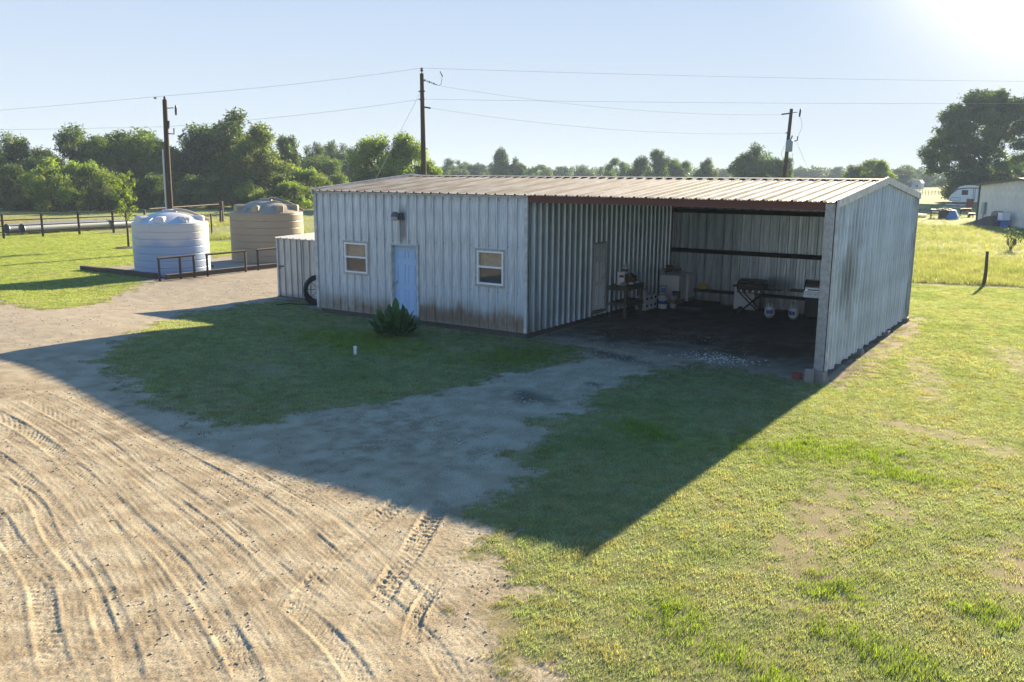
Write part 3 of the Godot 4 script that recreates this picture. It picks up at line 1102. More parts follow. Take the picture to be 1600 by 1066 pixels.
	lathe(st, [Vector2(0.12, 0.0), Vector2(0.115, 0.04), Vector2(0.09, 0.10), Vector2(0.04, 0.13), Vector2(0.0, 0.135)], 16, Vector3(3.36, 2.90, 0.20))
	put("lamp_hood", done(st), "grey_dark", lamp)
	st = S()
	lathe(st, [Vector2(0.0, -0.12), Vector2(0.06, -0.11), Vector2(0.075, -0.05), Vector2(0.08, 0.0)], 14, Vector3(3.36, 2.90, 0.20))
	put("lamp_jar", done(st), "enamel_grey", lamp)


func build_annex():
	var a := thing("lean_to", "low white metal lean-to against the left end of the shed", "outbuilding")
	var tint := func(s: float, y: float) -> Color:
		var c := Color(0.62, 0.62, 0.61) * (1.0 + 0.1 * noise_c.get_noise_2d(s * 5.0, y * 0.5))
		return c.lerp(Color(0.30, 0.26, 0.2), 0.5 * smooth(0.18, 0.0, y))
	var low := func(_s: float) -> float: return 0.0
	var high := func(_s: float) -> float: return 2.0
	for w in [[Vector3(-3.7, -0.13, -1.7), Vector3.RIGHT, Vector3.BACK, 3.66], [Vector3(-3.7, -0.13, -4.4), Vector3.BACK, Vector3.LEFT, 2.7], [Vector3(-3.7, -0.13, -4.4), Vector3.RIGHT, Vector3.FORWARD, 3.66]]:
		sheets(a, "wall_sheet", w[0], w[1], w[2], w[3], low, high, tint, "sheet")
	var st := S(true)
	var k := 0
	for s in 4:
		var cols := ribs(s * 0.915, s * 0.915 + 0.915, 0.03, 0.005)
		st = S(true)
		st.set_color(Color(0.66, 0.65, 0.63))
		for i in cols.size() - 1:
			var p := Vector3(-3.76 + cols[i][0], 1.885 + cols[i][1], -1.62)
			var q := Vector3(-3.76 + cols[i + 1][0], 1.885 + cols[i + 1][1], -1.62)
			var d := Vector3(0, 0.10, -2.84)
			quad(st, p, p + d, q + d, q)
		put("roof_sheet", done(st), "sheet", a)
		k += 1
	part_box("roof_edge", Vector3(-1.9, 1.872, -1.64), Vector3(3.7, 0.02, 0.03), "white_trim", a)
	part_box("corner_trim", Vector3(-3.71, 0.86, -1.68), Vector3(0.07, 1.98, 0.06), "white_trim", a)
	part_box("door_seam", Vector3(-2.52, 0.86, -1.665), Vector3(0.025, 1.96, 0.03), "grey_dark", a)
	var latch := part_box("latch", Vector3(-3.52, 0.92, -1.655), Vector3(0.24, 0.035, 0.03), "black_steel", a)
	part_box("padlock", Vector3(-3.60, 0.85, -1.645), Vector3(0.045, 0.06, 0.03), "grey_dark", latch)
	part_box("sill", Vector3(-1.9, -0.16, -1.68), Vector3(3.7, 0.08, 0.12), "dark_concrete", a)


# ---------------------------------------------------------------- tanks and the left yard

func tank(called: String, label: String, at: Vector3, r: float, shoulder: float, dome: float, m: String, turn: float) -> Node3D:
	var t := thing(called, label, "water tank", at, turn, "plastic water tanks on the pad")
	var prof := [Vector2(r * 0.97, 0.0), Vector2(r, 0.03)]
	var bands := 7
	for k in bands:
		var y0 := 0.05 + (shoulder - 0.08) * k / bands
		var y1 := 0.05 + (shoulder - 0.08) * (k + 1) / bands
		prof.append(Vector2(r * 0.977, y0))
		prof.append(Vector2(r, y0 + 0.014))
		prof.append(Vector2(r, y0 + 0.034))
		prof.append(Vector2(r, (y0 + y1) * 0.5))
		prof.append(Vector2(r, y1 - 0.034))
		prof.append(Vector2(r, y1 - 0.014))
		prof.append(Vector2(r * 0.977, y1))
	prof.append(Vector2(r * 1.0, shoulder))
	prof.append(Vector2(r * 0.985, shoulder + 0.03))
	prof.append(Vector2(r * 0.955, shoulder + 0.035))
	var st := S(true)
	var base := lathe_tinted(st, prof, 64, func(y: float, a: float) -> Color:
		if m != "tank_white":
			return Color.WHITE
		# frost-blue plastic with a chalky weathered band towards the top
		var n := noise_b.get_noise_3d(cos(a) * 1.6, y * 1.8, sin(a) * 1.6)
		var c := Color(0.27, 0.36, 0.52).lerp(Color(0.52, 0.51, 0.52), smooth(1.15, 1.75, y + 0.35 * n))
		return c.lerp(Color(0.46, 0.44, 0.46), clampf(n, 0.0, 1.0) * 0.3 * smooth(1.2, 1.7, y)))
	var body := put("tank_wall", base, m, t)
	st = S(true)
	var dp := []
	for k in 9:
		var u := k / 8.0
		dp.append(Vector2(r * 0.955 * (1.0 - u) + 0.24 * u, shoulder + 0.03 + dome * sin(u * PI * 0.5)))
	dp.append(Vector2(0.0, shoulder + 0.03 + dome))
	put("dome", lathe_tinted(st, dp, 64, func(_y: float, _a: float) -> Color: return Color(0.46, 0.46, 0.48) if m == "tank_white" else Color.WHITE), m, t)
	# raised ribs running up the dome
	for k in 8:
		var a := TAU * (k + 0.3) / 8
		var dir := Vector3(cos(a), 0, sin(a))
		var b := Basis(dir, Vector3.UP, dir.cross(Vector3.UP))
		st = S(true)
		if m == "tank_white":
			st.set_color(Color(0.58, 0.55, 0.54))
		bevel_box(st, dir * r * 0.70 + Vector3.UP * (shoulder + 0.03 + dome * 0.33), Vector3(r * 0.44, dome * 0.62, 0.34), 0.05, b)
		put("dome_rib", done(st), m, t)
	st = S(true)
	if m == "tank_white":
		st.set_color(Color(0.50, 0.46, 0.45))
	lathe(st, [Vector2(0.30, shoulder + dome), Vector2(0.30, shoulder + dome + 0.09), Vector2(0.26, shoulder + dome + 0.13), Vector2(0.0, shoulder + dome + 0.135)], 24)
	put("lid", done(st), m, t)
	# strap from the lid over the shoulder and down to a lug
	st = S(true)
	if m == "tank_white":
		st.set_color(Color(0.52, 0.40, 0.32))
	var pts := []
	for k in 7:
		var u := k / 6.0
		pts.append(Vector3(0.2 + (r - 0.16) * u, shoulder + 0.09 + dome * 1.08 * cos(u * PI * 0.5), 0.1))
	tube(st, pts, 0.06, 8)
	put("fill_pipe", done(st), m, t)
	# lifting lugs round the shoulder
	for k in 6:
		var a := TAU * k / 6.0
		var dir := Vector3(cos(a), 0, sin(a))
		st = S(true)
		tube(st, [dir * r * 0.95 + Vector3.UP * (shoulder + 0.02), dir * r * 0.93 + Vector3.UP * (shoulder + 0.14), dir * r * 0.78 + Vector3.UP * (shoulder + 0.15 + dome * 0.2)], 0.018, 6)
		put("tie_down_lug", done(st), m, t)
	# outlet near the foot
	st = S()
	var oa := -0.30
	var od := Vector3(cos(oa), 0, sin(oa))
	tube(st, [od * r * 0.98 + Vector3.UP * 0.22, od * (r + 0.18) + Vector3.UP * 0.22], 0.05, 10)
	tube(st, [od * (r + 0.02) + Vector3.UP * 0.22, od * (r + 0.05) + Vector3.UP * 0.22], 0.09, 12)
	put("outlet", done(st), "black_paint", t)
	return t


func lathe_tinted(st: SurfaceTool, prof: Array, sides: int, tint: Callable) -> ArrayMesh:
	st.set_smooth_group(2)
	for i in prof.size() - 1:
		var p: Vector2 = prof[i]
		var q: Vector2 = prof[i + 1]
		for k in sides:
			var v := []
			var c := []
			for e in [[p, k], [p, k + 1], [q, k + 1], [q, k]]:
				var a: float = TAU * (e[1] % sides) / sides
				v.append(Vector3(cos(a) * e[0].x, e[0].y, sin(a) * e[0].x))
				c.append(tint.call(e[0].y, a))
			for x in ([0, 1, 2, 0, 2, 3] if q.x > 0.001 else [0, 1, 2]):
				st.set_color(c[x])
				st.add_vertex(v[x])
	return done(st)


func pipe_rail(label: String, x: float, z0: float, z1: float, posts: Array):
	var t := thing("pipe_rail", label, "pipe rail", Vector3(x, -0.17, (z0 + z1) * 0.5), 0.0, "low pipe rails in front of the water tanks")
	var mid := (z0 + z1) * 0.5
	part_tube("top_rail", [Vector3(0, 0.92, z0 - mid), Vector3(0, 0.93, z1 - mid)], 0.045, "rusty_pipe", t)
	for z in posts:
		part_tube("post", [Vector3(0, -0.1, z - mid), Vector3(0, 0.90, z - mid)], 0.045, "rusty_pipe", t)


func build_tanks():
	tank("white_tank", "pale blue and white ribbed plastic water tank with a chalky top", Vector3(-12.8, -0.16, -3.85), 1.52, 2.15, 0.42, "tank_white", 0.9)
	tank("tan_tank", "tan ribbed plastic water tank standing behind the low pipe rails", Vector3(-13.9, -0.16, -9.95), 1.72, 2.35, 0.55, "tank_tan", 0.75)
	pipe_rail("longest low pipe rail, on three posts, in front of the pale blue tank", -10.75, -1.75, -3.45, [-1.8, -2.75, -3.4])
	pipe_rail("low pipe rail on two posts between the two water tanks", -10.7, -3.95, -6.0, [-4.0, -5.95])
	pipe_rail("low pipe rail before the tan tank, ending behind the lean-to", -10.85, -6.7, -8.6, [-6.75, -8.5])
	for b in [["dark timber edging the tank pad at its left end", Vector3(-14.3, -0.06, -2.25), Vector3(5.2, 0.22, 0.22), 0.02], ["dark timber edging the tank pad along the gravel drive", Vector3(-11.15, -0.06, -6.6), Vector3(0.2, 0.2, 8.6), 0.02]]:
		var t := part_box("timber", Vector3.ZERO, b[2], "timber", self)
		t.position = b[1]
		t.rotation.y = b[3]
		tag(t, b[0], "timber", "timbers round the tank pad")
	# pad of pale grit under the tan tank
	var st := S(true)
	st.set_color(Color(0.30, 0.28, 0.25))
	box(st, Vector3(-13.3, -0.16, -8.2), Vector3(3.6, 0.06, 6.6))
	var pad := put("tank_pad", done(st), "concrete", self)
	tag(pad, "pale grit pad under the water tanks", "pad", "", "structure")


func build_left_yard():
	# pipe fence: welded posts with four rails
	var f := thing("pipe_fence", "dark pipe fence with four rails across the left pasture", "fence")
	var pa := Vector3(-38.2, 0, 8.0)
	var pb := Vector3(-37.6, 0, -19.0)
	var posts := []
	for k in 12:
		posts.append(pa.lerp(pb, k / 11.0))
	for p in posts:
		var y := base_height(p.x, p.z)
		part_tube("post", [Vector3(p.x, y - 0.1, p.z), Vector3(p.x, y + 1.58, p.z)], 0.075, "rusty_pipe", f)
	for h in [0.42, 0.80, 1.16, 1.52]:
		for k in 11:
			var a: Vector3 = posts[k]
			var b: Vector3 = posts[k + 1]
			part_tube("rail", [Vector3(a.x + 0.07, base_height(a.x, a.z) + h, a.z), Vector3(b.x + 0.07, base_height(b.x, b.z) + h, b.z)], 0.036, "rusty_pipe", f, 6)
	# its far end, past the pale tank
	var g := thing("corner_fence", "pipe fence corner with one top rail and a thick post between the two tanks", "fence")
	part_tube("corner_post", [Vector3(-41.0, -0.3, -28.3), Vector3(-41.0, 1.75, -28.3)], 0.17, "timber", g)
	part_tube("brace_post", [Vector3(-40.3, -0.3, -27.6), Vector3(-40.7, 1.0, -28.0)], 0.10, "timber", g)
	part_tube("top_rail", [Vector3(-37.6, 1.45, -19.4), Vector3(-41.0, 1.5, -28.3)], 0.05, "rusty_pipe", g)
	part_tube("lower_rail", [Vector3(-37.6, 0.75, -19.4), Vector3(-41.0, 0.8, -28.3)], 0.04, "rusty_pipe", g)
	var tp := part_tube("steel_post", [Vector3(0, -0.2, 0), Vector3(0, 1.45, 0)], 0.055, "rusty_pipe", self)
	tp.position = Vector3(-30.5, -0.15, -19.3)
	tag(tp, "single dark steel post in the grass between the two tanks", "post")
	# corrugated pipes lying behind the fence
	var lie := [[Vector3(-40.3, 0.26, -11.6), Vector3(-41.4, 0.26, -18.4), 0.32, "grey corrugated culvert pipe lying nearest the fence"], [Vector3(-41.1, 0.26, -11.0), Vector3(-42.2, 0.26, -18.0), 0.31, "grey corrugated culvert pipe lying second from the fence"], [Vector3(-41.3, 0.22, -18.6), Vector3(-42.8, 0.22, -26.5), 0.30, "grey corrugated culvert pipe running on behind the sapling and the pale tank"]]
	for l in lie:
		var a: Vector3 = l[0]
		var b: Vector3 = l[1]
		var pts := []
		var rr := []
		var n := int(a.distance_to(b) / 0.10)
		for k in n + 1:
			pts.append(a.lerp(b, float(k) / n) - a)
			rr.append(l[2] * (1.0 + (0.10 if k % 2 == 0 else -0.05)))
		var st := S()
		tube(st, pts, rr, 20, false)
		var inner := []
		for k in rr.size():
			inner.append(rr[k] - 0.03)
		pts.reverse()
		tube(st, pts, inner, 20, false)
		var p := put("culvert_pipe", done(st), "culvert", self)
		p.position = a
		tag(p, l[3], "pipe", "corrugated pipes behind the fence")
	# sapling in its ring of mulch
	var sp := Vector3(-25.5, -0.15, -9.9)
	var s := thing("sapling", "young slender tree with pale leaves left of the pale tank", "tree", sp)
	part_tube("trunk", [Vector3(0, -0.1, 0), Vector3(0.03, 1.0, 0.0), Vector3(-0.02, 2.0, 0.03), Vector3(0.05, 3.0, 0.0), Vector3(0.05, 3.9, 0.05)], [0.065, 0.055, 0.045, 0.03, 0.012], "bark", s, 8)
	var st2 := S()
	for k in 14:
		var y := 1.5 + k * 0.17
		var a := k * 2.4
		var l := 0.55 * (1.0 - 0.3 * absf(y - 2.6) / 1.4)
		tube(st2, [Vector3(0, y, 0), Vector3(cos(a) * l * 0.6, y + 0.25, sin(a) * l * 0.6), Vector3(cos(a) * l, y + 0.42, sin(a) * l)], [0.02, 0.012, 0.005], 5)
	put("branch", done(st2), "bark", s)
	var where := []
	var tints := PackedColorArray()
	for k in 300:
		# leaves hang about the outer half of each branch
		var b := rng.randi() % 14
		var by := 1.5 + b * 0.17
		var a := b * 2.4
		var l := 0.62 * (1.0 - 0.3 * absf(by - 2.6) / 1.4)
		var u := rng.randf_range(0.35, 1.1)
		var y := by + 0.42 * u + 0.10 * rng.randfn()
		var d := l * u
		a += 0.22 * rng.randfn()
		where.append(Transform3D(Basis.from_euler(Vector3(rng.randf() * TAU, rng.randf() * TAU, rng.randf() * TAU)).scaled(Vector3.ONE * rng.randf_range(0.6, 1.1)), Vector3(cos(a) * d, y, sin(a) * d)))
		var v := rng.randf_range(0.7, 1.25)
		tints.append(Color(v, v, v))
	var cr := scatter("crown", leaf_clump(5, 0.10, 0.13, 77), "leaf_light", where, tints, s)
	cr.set_meta("kind", "stuff")
	var mst := S(true)
	mst.set_color(Color(0.10, 0.07, 0.045))
	lathe(mst, [Vector2(0.85, -0.03), Vector2(0.7, 0.05), Vector2(0.35, 0.09), Vector2(0.0, 0.10)], 20, Vector3(0, 0.01, 0))
	var mulch := put("mulch_ring", done(mst), "timber", self)
	mulch.position = sp
	tag(mulch, "dark ring of mulch round the foot of the young tree", "mulch")
	# hose wound round a spoked wheel beside the lean-to
	var h := thing("hose_reel", "black hose wound round a spoked wheel leaning on the lean-to", "hose reel", Vector3(-1.36, -0.15, -1.30), 0.85)
	var st := S()
	for k in 9:
		ring_tube(st, Vector3(0, 0.48 - 0.012 * k, -0.10 + 0.028 * k), Vector3.RIGHT, Vector3(0, 0.98, -0.18), 0.41 + 0.03 * (k % 3), 0.028, 28, 7)
	put("hose", done(st), "rubber", h)
	st = S()
	ring_tube(st, Vector3(0, 0.47, 0), Vector3.RIGHT, Vector3(0, 0.98, -0.18), 0.36, 0.018, 28, 6)
	put("rim", done(st), "black_paint", h)
	for k in 8:
		var a := TAU * k / 8.0
		part_tube("spoke", [Vector3(0, 0.47, 0), Vector3(cos(a) * 0.36, 0.47 + sin(a) * 0.353, -0.065 * sin(a))], 0.009, "black_paint", h, 5)
	part_tube("stand_pipe", [Vector3(0.14, 0.0, -0.12), Vector3(0.14, 1.22, -0.14)], 0.028, "black_paint", h)
	st = S()
	var loose := []
	for k in 30:
		var u := k / 29.0
		loose.append(Vector3(0.1 - 1.5 * u + 0.12 * sin(u * 9.0), 0.035, 0.22 + 0.20 * sin(u * 6.5)))
	tube(st, loose, 0.022, 6)
	put("loose_hose", done(st), "rubber", h)


# ---------------------------------------------------------------- power lines

func strand(a: Vector3, b: Vector3, sag: float, label: String, called := "power_line", r := 0.007):
	var pts := []
	var n := 24
	for k in n + 1:
		var u := float(k) / n
		pts.append(a.lerp(b, u) + Vector3.DOWN * sag * 4.0 * u * (1.0 - u) - a)
	var st := S()
	tube(st, pts, r, 5, false)
	var o := put(called, done(st), "wire", self)
	o.position = a
	tag(o, label, "power line" if called == "power_line" else "guy wire", "power lines" if called == "power_line" else "")


func build_power_lines():
	var left_top := Vector3(-21.2, 7.75, -9.83)
	var mid_top := Vector3(-13.41, 9.71, -21.22)
	var right_top := Vector3(-0.35, 9.02, -48.26)
	# left pole
	var p := thing("utility_pole", "brown utility pole with a grey conduit, behind the pale water tank", "utility pole", Vector3(-21.25, -0.15, -9.75), 0.0, "utility poles")
	var lt := left_top - p.position
	part_tube("pole", [Vector3(0, -0.2, 0), Vector3(0.01, 4.0, -0.03), lt], [0.155, 0.14, 0.115], "pole_wood", p, 12)
	part_tube("conduit", [Vector3(-0.13, 0.0, 0.14), Vector3(-0.13, 5.4, 0.10)], 0.045, "conduit", p)
	part_tube("bracket", [lt + Vector3(0, -0.42, 0), lt + Vector3(0.38, -0.40, -0.24)], 0.025, "insulator", p, 6)
	var st := S()
	ring_tube(st, lt + Vector3(0.46, -0.52, -0.30), Vector3(0.11, 0.0, -0.05), Vector3(0.05, 1.0, 0), 0.24, 0.035, 12, 6)
	put("cutout_switch", done(st), "insulator", p)
	st = S()
	tube(st, [lt + Vector3(0.1, -1.45, -0.05), lt + Vector3(0.14, -1.05, -0.08)], 0.05, 6)
	tube(st, [lt + Vector3(0.08, -1.7, 0), lt + Vector3(0.32, -1.72, -0.2), lt + Vector3(0.34, -1.42, -0.2)], 0.035, 6)
	put("arrester", done(st), "insulator", p)
	st = S()
	lathe(st, [Vector2(0.05, -0.02), Vector2(0.09, 0.02), Vector2(0.04, 0.09), Vector2(0.08, 0.13), Vector2(0.0, 0.2)], 10, lt)
	tube(st, [lt + Vector3(-0.55, 0.10, 0.22), lt + Vector3(-0.42, 0.09, 0.17)], 0.05, 6)
	put("insulator", done(st), "insulator", p)
	# middle pole
	p = thing("utility_pole", "tall utility pole with a guy wire, rising behind the shed roof", "utility pole", Vector3(-13.38, -0.15, -21.25), 0.0, "utility poles")
	var mt := mid_top - p.position
	part_tube("pole", [Vector3(0, -0.2, 0), Vector3(0, 5.0, 0), mt], [0.17, 0.15, 0.115], "pole_wood", p, 12)
	st = S()
	lathe(st, [Vector2(0.03, -0.05), Vector2(0.03, 0.10), Vector2(0.11, 0.14), Vector2(0.05, 0.22), Vector2(0.10, 0.26), Vector2(0.0, 0.34)], 10, mt)
	put("insulator", done(st), "insulator", p)
	st = S()
	for k in 6:
		var u0 := mt + Vector3(0.12 + k * 0.10, -0.36 - k * 0.045, -0.06 - k * 0.08)
		var u1 := mt + Vector3(0.19 + k * 0.10, -0.39 - k * 0.045, -0.11 - k * 0.08)
		tube(st, [u0, u1], 0.06 if k % 2 == 0 else 0.035, 6)
	put("strain_insulator", done(st), "insulator", p)
	st = S()
	tube(st, [mt + Vector3(-0.20, -0.98, 0.05), mt + Vector3(0.20, -0.98, -0.05)], 0.045, 6)
	tube(st, [mt + Vector3(-0.20, -1.42, 0.05), mt + Vector3(0.16, -1.42, -0.05)], 0.04, 6)
	tube(st, [mt + Vector3(0.12, -1.86, -0.05), mt + Vector3(0.42, -1.92, -0.25)], 0.05, 6)
	put("crossing_bolts", done(st), "insulator", p)
	st = S()
	tube(st, [mt + Vector3(0.95, 0.10, -0.5), mt + Vector3(1.0, -0.02, -0.53), mt + Vector3(1.06, -0.16, -0.56)], 0.04, 6)
	tube(st, [mt + Vector3(1.05, -0.16, -0.56), mt + Vector3(0.95, -0.62, -0.55), mt + Vector3(0.78, -0.66, -0.5)], 0.014, 5)
	put("jumper", done(st), "insulator", p)
	# right pole with its transformer
	p = thing("utility_pole", "leaning utility pole with a grey transformer, beyond the right half of the roof", "utility pole", Vector3(-0.75, -0.15, -48.3), 0.0, "utility poles")
	var rt := right_top - p.position
	part_tube("pole", [Vector3(0, -0.2, 0), rt * 0.5, rt], [0.17, 0.15, 0.12], "pole_wood", p, 12)
	st = S()
	lathe(st, [Vector2(0.0, 0.0), Vector2(0.22, 0.02), Vector2(0.25, 0.06), Vector2(0.25, 0.80), Vector2(0.23, 0.86), Vector2(0.0, 0.92)], 16, rt + Vector3(0.10, -3.15, 0.30))
	tube(st, [rt + Vector3(0.18, -2.25, 0.3), rt + Vector3(0.30, -1.95, 0.3)], 0.06, 6)
	put("transformer", done(st), "transformer", p)
	st = S()
	tube(st, [rt + Vector3(0, -0.30, 0), rt + Vector3(0.42, -0.25, -0.1)], 0.03, 6)
	ring_tube(st, rt + Vector3(0.62, -0.30, -0.1), Vector3(0.10, 0, 0), Vector3(0.1, 1, 0), 0.28, 0.045, 12, 6)
	put("cutout_switch", done(st), "insulator", p)
	part_tube("strain_insulator", [rt + Vector3(-0.05, -0.32, 0), rt + Vector3(-0.62, -0.40, 0.3)], 0.06, "insulator", p, 6)
	st = S()
	tube(st, [rt + Vector3(0.35, -2.35, -0.05), rt + Vector3(0.55, -2.3, -0.1), rt + Vector3(0.57, -2.0, -0.1)], 0.05, 6)
	tube(st, [rt + Vector3(-0.28, -1.75, 0.1), rt + Vector3(-0.1, -1.75, 0.0)], 0.05, 6)
	put("arrester", done(st), "insulator", p)
	st = S()
	tube(st, [rt + Vector3(0.68, -0.6, -0.1), rt + Vector3(0.85, -1.3, -0.1), rt + Vector3(0.6, -2.0, -0.1)], 0.012, 5)
	tube(st, [rt + Vector3(-0.2, -2.5, 0.2), rt + Vector3(-0.5, -3.3, 0.2), rt + Vector3(-0.2, -4.1, 0.1)], 0.014, 5)
	tube(st, [rt + Vector3(0.35, -3.2, 0.2), rt + Vector3(0.4, -3.8, 0.2), rt + Vector3(0.05, -4.2, 0.1)], 0.014, 5)
	put("lead", done(st), "wire", p)
	# conductors
	var away := Vector3(0.93, 0, -0.36)
	strand(left_top + Vector3(0, 0.2, 0), mid_top + Vector3(0, 0.3, 0), 0.12, "upper power line between the left pole and the middle pole")
	strand(left_top + Vector3(0, -1.35, 0), mid_top + Vector3(0, -1.42, 0), 0.14, "lower power line between the left pole and the middle pole")
	strand(left_top + Vector3(0, 0.2, 0), Vector3(-61.9, 6.5, 1.3), 0.2, "upper power line running off to the left from the left pole")
	strand(left_top + Vector3(0, -1.35, 0), Vector3(-62.0, 6.8, 1.5), 0.2, "lower power line running off to the left from the left pole")
	strand(mid_top + Vector3(0, 0.3, 0), Vector3(44.35, 12.7, -91.0), 0.5, "upper power line running off to the right above the roof")
	strand(mid_top + Vector3(0, -1.42, 0), Vector3(44.7, 11.2, -91.0), 0.4, "lower power line running off to the right above the roof")
	strand(mid_top + Vector3(0.78, -0.66, -0.5), right_top + Vector3(-0.6, -0.42, 0.3), 0.5, "upper power line between the middle pole and the leaning pole")
	strand(mid_top + Vector3(0.42, -1.92, -0.25), right_top + Vector3(-0.2, -1.75, 0.1), 0.55, "lower power line between the middle pole and the leaning pole")
	strand(mid_top + Vector3(-0.1, -1.0, 0.0), Vector3(-17.2, -0.15, -18.2), 0.0, "guy wire slanting left from the middle pole", "guy_wire", 0.010)
	strand(right_top + Vector3(0.5, -2.4, -0.1), Vector3(3.2, -0.15, -49.5), 0.0, "guy wire slanting right from the leaning pole", "guy_wire", 0.010)


# ---------------------------------------------------------------- trees

func leaf_clump(n: int, reach: float, size: float, seed_: int) -> ArrayMesh:
	var r := RandomNumberGenerator.new()
	r.seed = seed_
	var v := PackedVector3Array()
	var nn := PackedVector3Array()
	var cc := PackedColorArray()
	var idx := PackedInt32Array()
	for k in n:
		var d := Vector3(r.randfn(), r.randfn(), r.randfn()).normalized()
		var at := d * reach * pow(r.randf(), 0.5)
		var b := Basis.from_euler(Vector3(r.randf_range(-1.0, 1.0), r.randf() * TAU, r.randf_range(-0.7, 0.7)))
		var s := size * r.randf_range(0.7, 1.3)
		var w := s * r.randf_range(0.35, 0.5)
		var at0 := v.size()
		v.append_array([at - b.x * s * 0.5, at + b.z * w * 0.5 + b.y * 0.12 * s, at + b.x * s * 0.5 - b.y * 0.08 * s, at - b.z * w * 0.5 + b.y * 0.12 * s])
		for e in 4:
			nn.append((b.y + d * 0.5).normalized())
			cc.append(Color.WHITE)
		idx.append_array([at0, at0 + 2, at0 + 1, at0, at0 + 3, at0 + 2])
	var arr := []
	arr.resize(Mesh.ARRAY_MAX)
	arr[Mesh.ARRAY_VERTEX] = v
	arr[Mesh.ARRAY_NORMAL] = nn
	arr[Mesh.ARRAY_COLOR] = cc
	arr[Mesh.ARRAY_INDEX] = idx
	var mesh := ArrayMesh.new()
	mesh.add_surface_from_arrays(Mesh.PRIMITIVE_TRIANGLES, arr)
	return mesh


func crown_places(r: RandomNumberGenerator, lobes: int, per: int, low: float, squash: float, reach: float, lobe_r: float, loose: float, leaders := 4) -> Array:
	# a crown 2 wide and 1 tall over its trunk: lobes through an egg-shaped envelope, leaves thickest near each lobe's skin
	var where := []
	var tints := PackedColorArray()
	var centres := []
	# three to five leaders, each with its own height and place, so that no crown is a ball
	var heads := []
	for k in leaders + (r.randi() % 3 - 1 if leaders > 1 else 0):
		var a := r.randf() * TAU
		var d := 0.50 * sqrt(r.randf()) if leaders > 1 else 0.0
		heads.append(Vector3(cos(a) * d, r.randf_range(0.62, 1.0) if k else 1.0, sin(a) * d))
	for k in lobes:
		var head: Vector3 = heads[r.randi() % heads.size()]
		var h := pow(r.randf(), 0.8)
		var y := lerpf(low, 1.0, h)
		var w := pow(sin(clampf((y - low) / (1.0 - low) * 0.86 + 0.14, 0.0, 1.0) * PI), 0.55) * reach
		var a := r.randf() * TAU
		var d := w * pow(r.randf(), 0.42)
		d *= 0.72 if leaders > 1 else 1.0
		centres.append(Vector3(cos(a) * d + head.x, low + (y - low - 0.09 * h) * head.y, sin(a) * d + head.z))
	for c in centres:
		var rad := lobe_r * r.randf_range(0.55, 1.35)
		var tone := r.randf_range(0.6, 1.4)
		for k in int(per * rad * rad / (lobe_r * lobe_r)) + 6:
			var d := Vector3(r.randfn(), r.randfn(), r.randfn()).normalized()
			var q: Vector3 = d * rad * pow(r.randf(), 0.38) * (1.0 + loose * r.randf() * r.randf())
			q.y *= squash
			var b := Basis.from_euler(Vector3(r.randf() * TAU, r.randf() * TAU, r.randf() * TAU)).scaled(Vector3.ONE * r.randf_range(0.7, 1.3))
			where.append(Transform3D(b, c + q))
			var v := tone * r.randf_range(0.78, 1.22)
			tints.append(Color(v * r.randf_range(0.9, 1.1), v, v * r.randf_range(0.8, 1.1)))
	return [where, tints, centres]


func make_tree(called: String, kind: String, wide: float, tall: float, lobes: int, per: int, low: float, seed_: int, clump: ArrayMesh, lobe_r := 0.30, squash := 0.42, loose := 0.5, leaders := 4) -> Node3D:
	var r := RandomNumberGenerator.new()
	r.seed = seed_
	var t := Node3D.new()
	t.name = called
	var got := crown_places(r, lobes, per, low, squash, 0.78, lobe_r, loose, leaders)
	var where: Array = got[0]
	var hw := wide * 0.5
	for i in where.size():
		var x: Transform3D = where[i]
		where[i] = Transform3D(x.basis, Vector3(x.origin.x * hw, x.origin.y * tall, x.origin.z * hw))
	var st := S()
	var tr := tall * 0.022 + 0.03
	tube(st, [Vector3(0, -0.3, 0), Vector3(0.02, tall * 0.15, 0), Vector3(-0.05 * hw, tall * 0.5, 0.03), Vector3(0, tall * 0.85, 0)], [tr * 1.3, tr, tr * 0.7, tr * 0.15], 8)
	for k in mini(14, got[2].size()):
		var c: Vector3 = got[2][k]
		var e := Vector3(c.x * hw, c.y * tall, c.z * hw)
		var s := Vector3(0, minf(e.y * 0.55, tall * 0.6), 0)
		tube(st, [s, s.lerp(e, 0.5) + Vector3.DOWN * 0.04 * tall, e], [tr * 0.5, tr * 0.3, tr * 0.1], 5)
	put("trunk", done(st), "bark", t)
	var cr := scatter("crown", clump, kind, where, got[1], t)
	cr.set_meta("kind", "stuff")
	return t


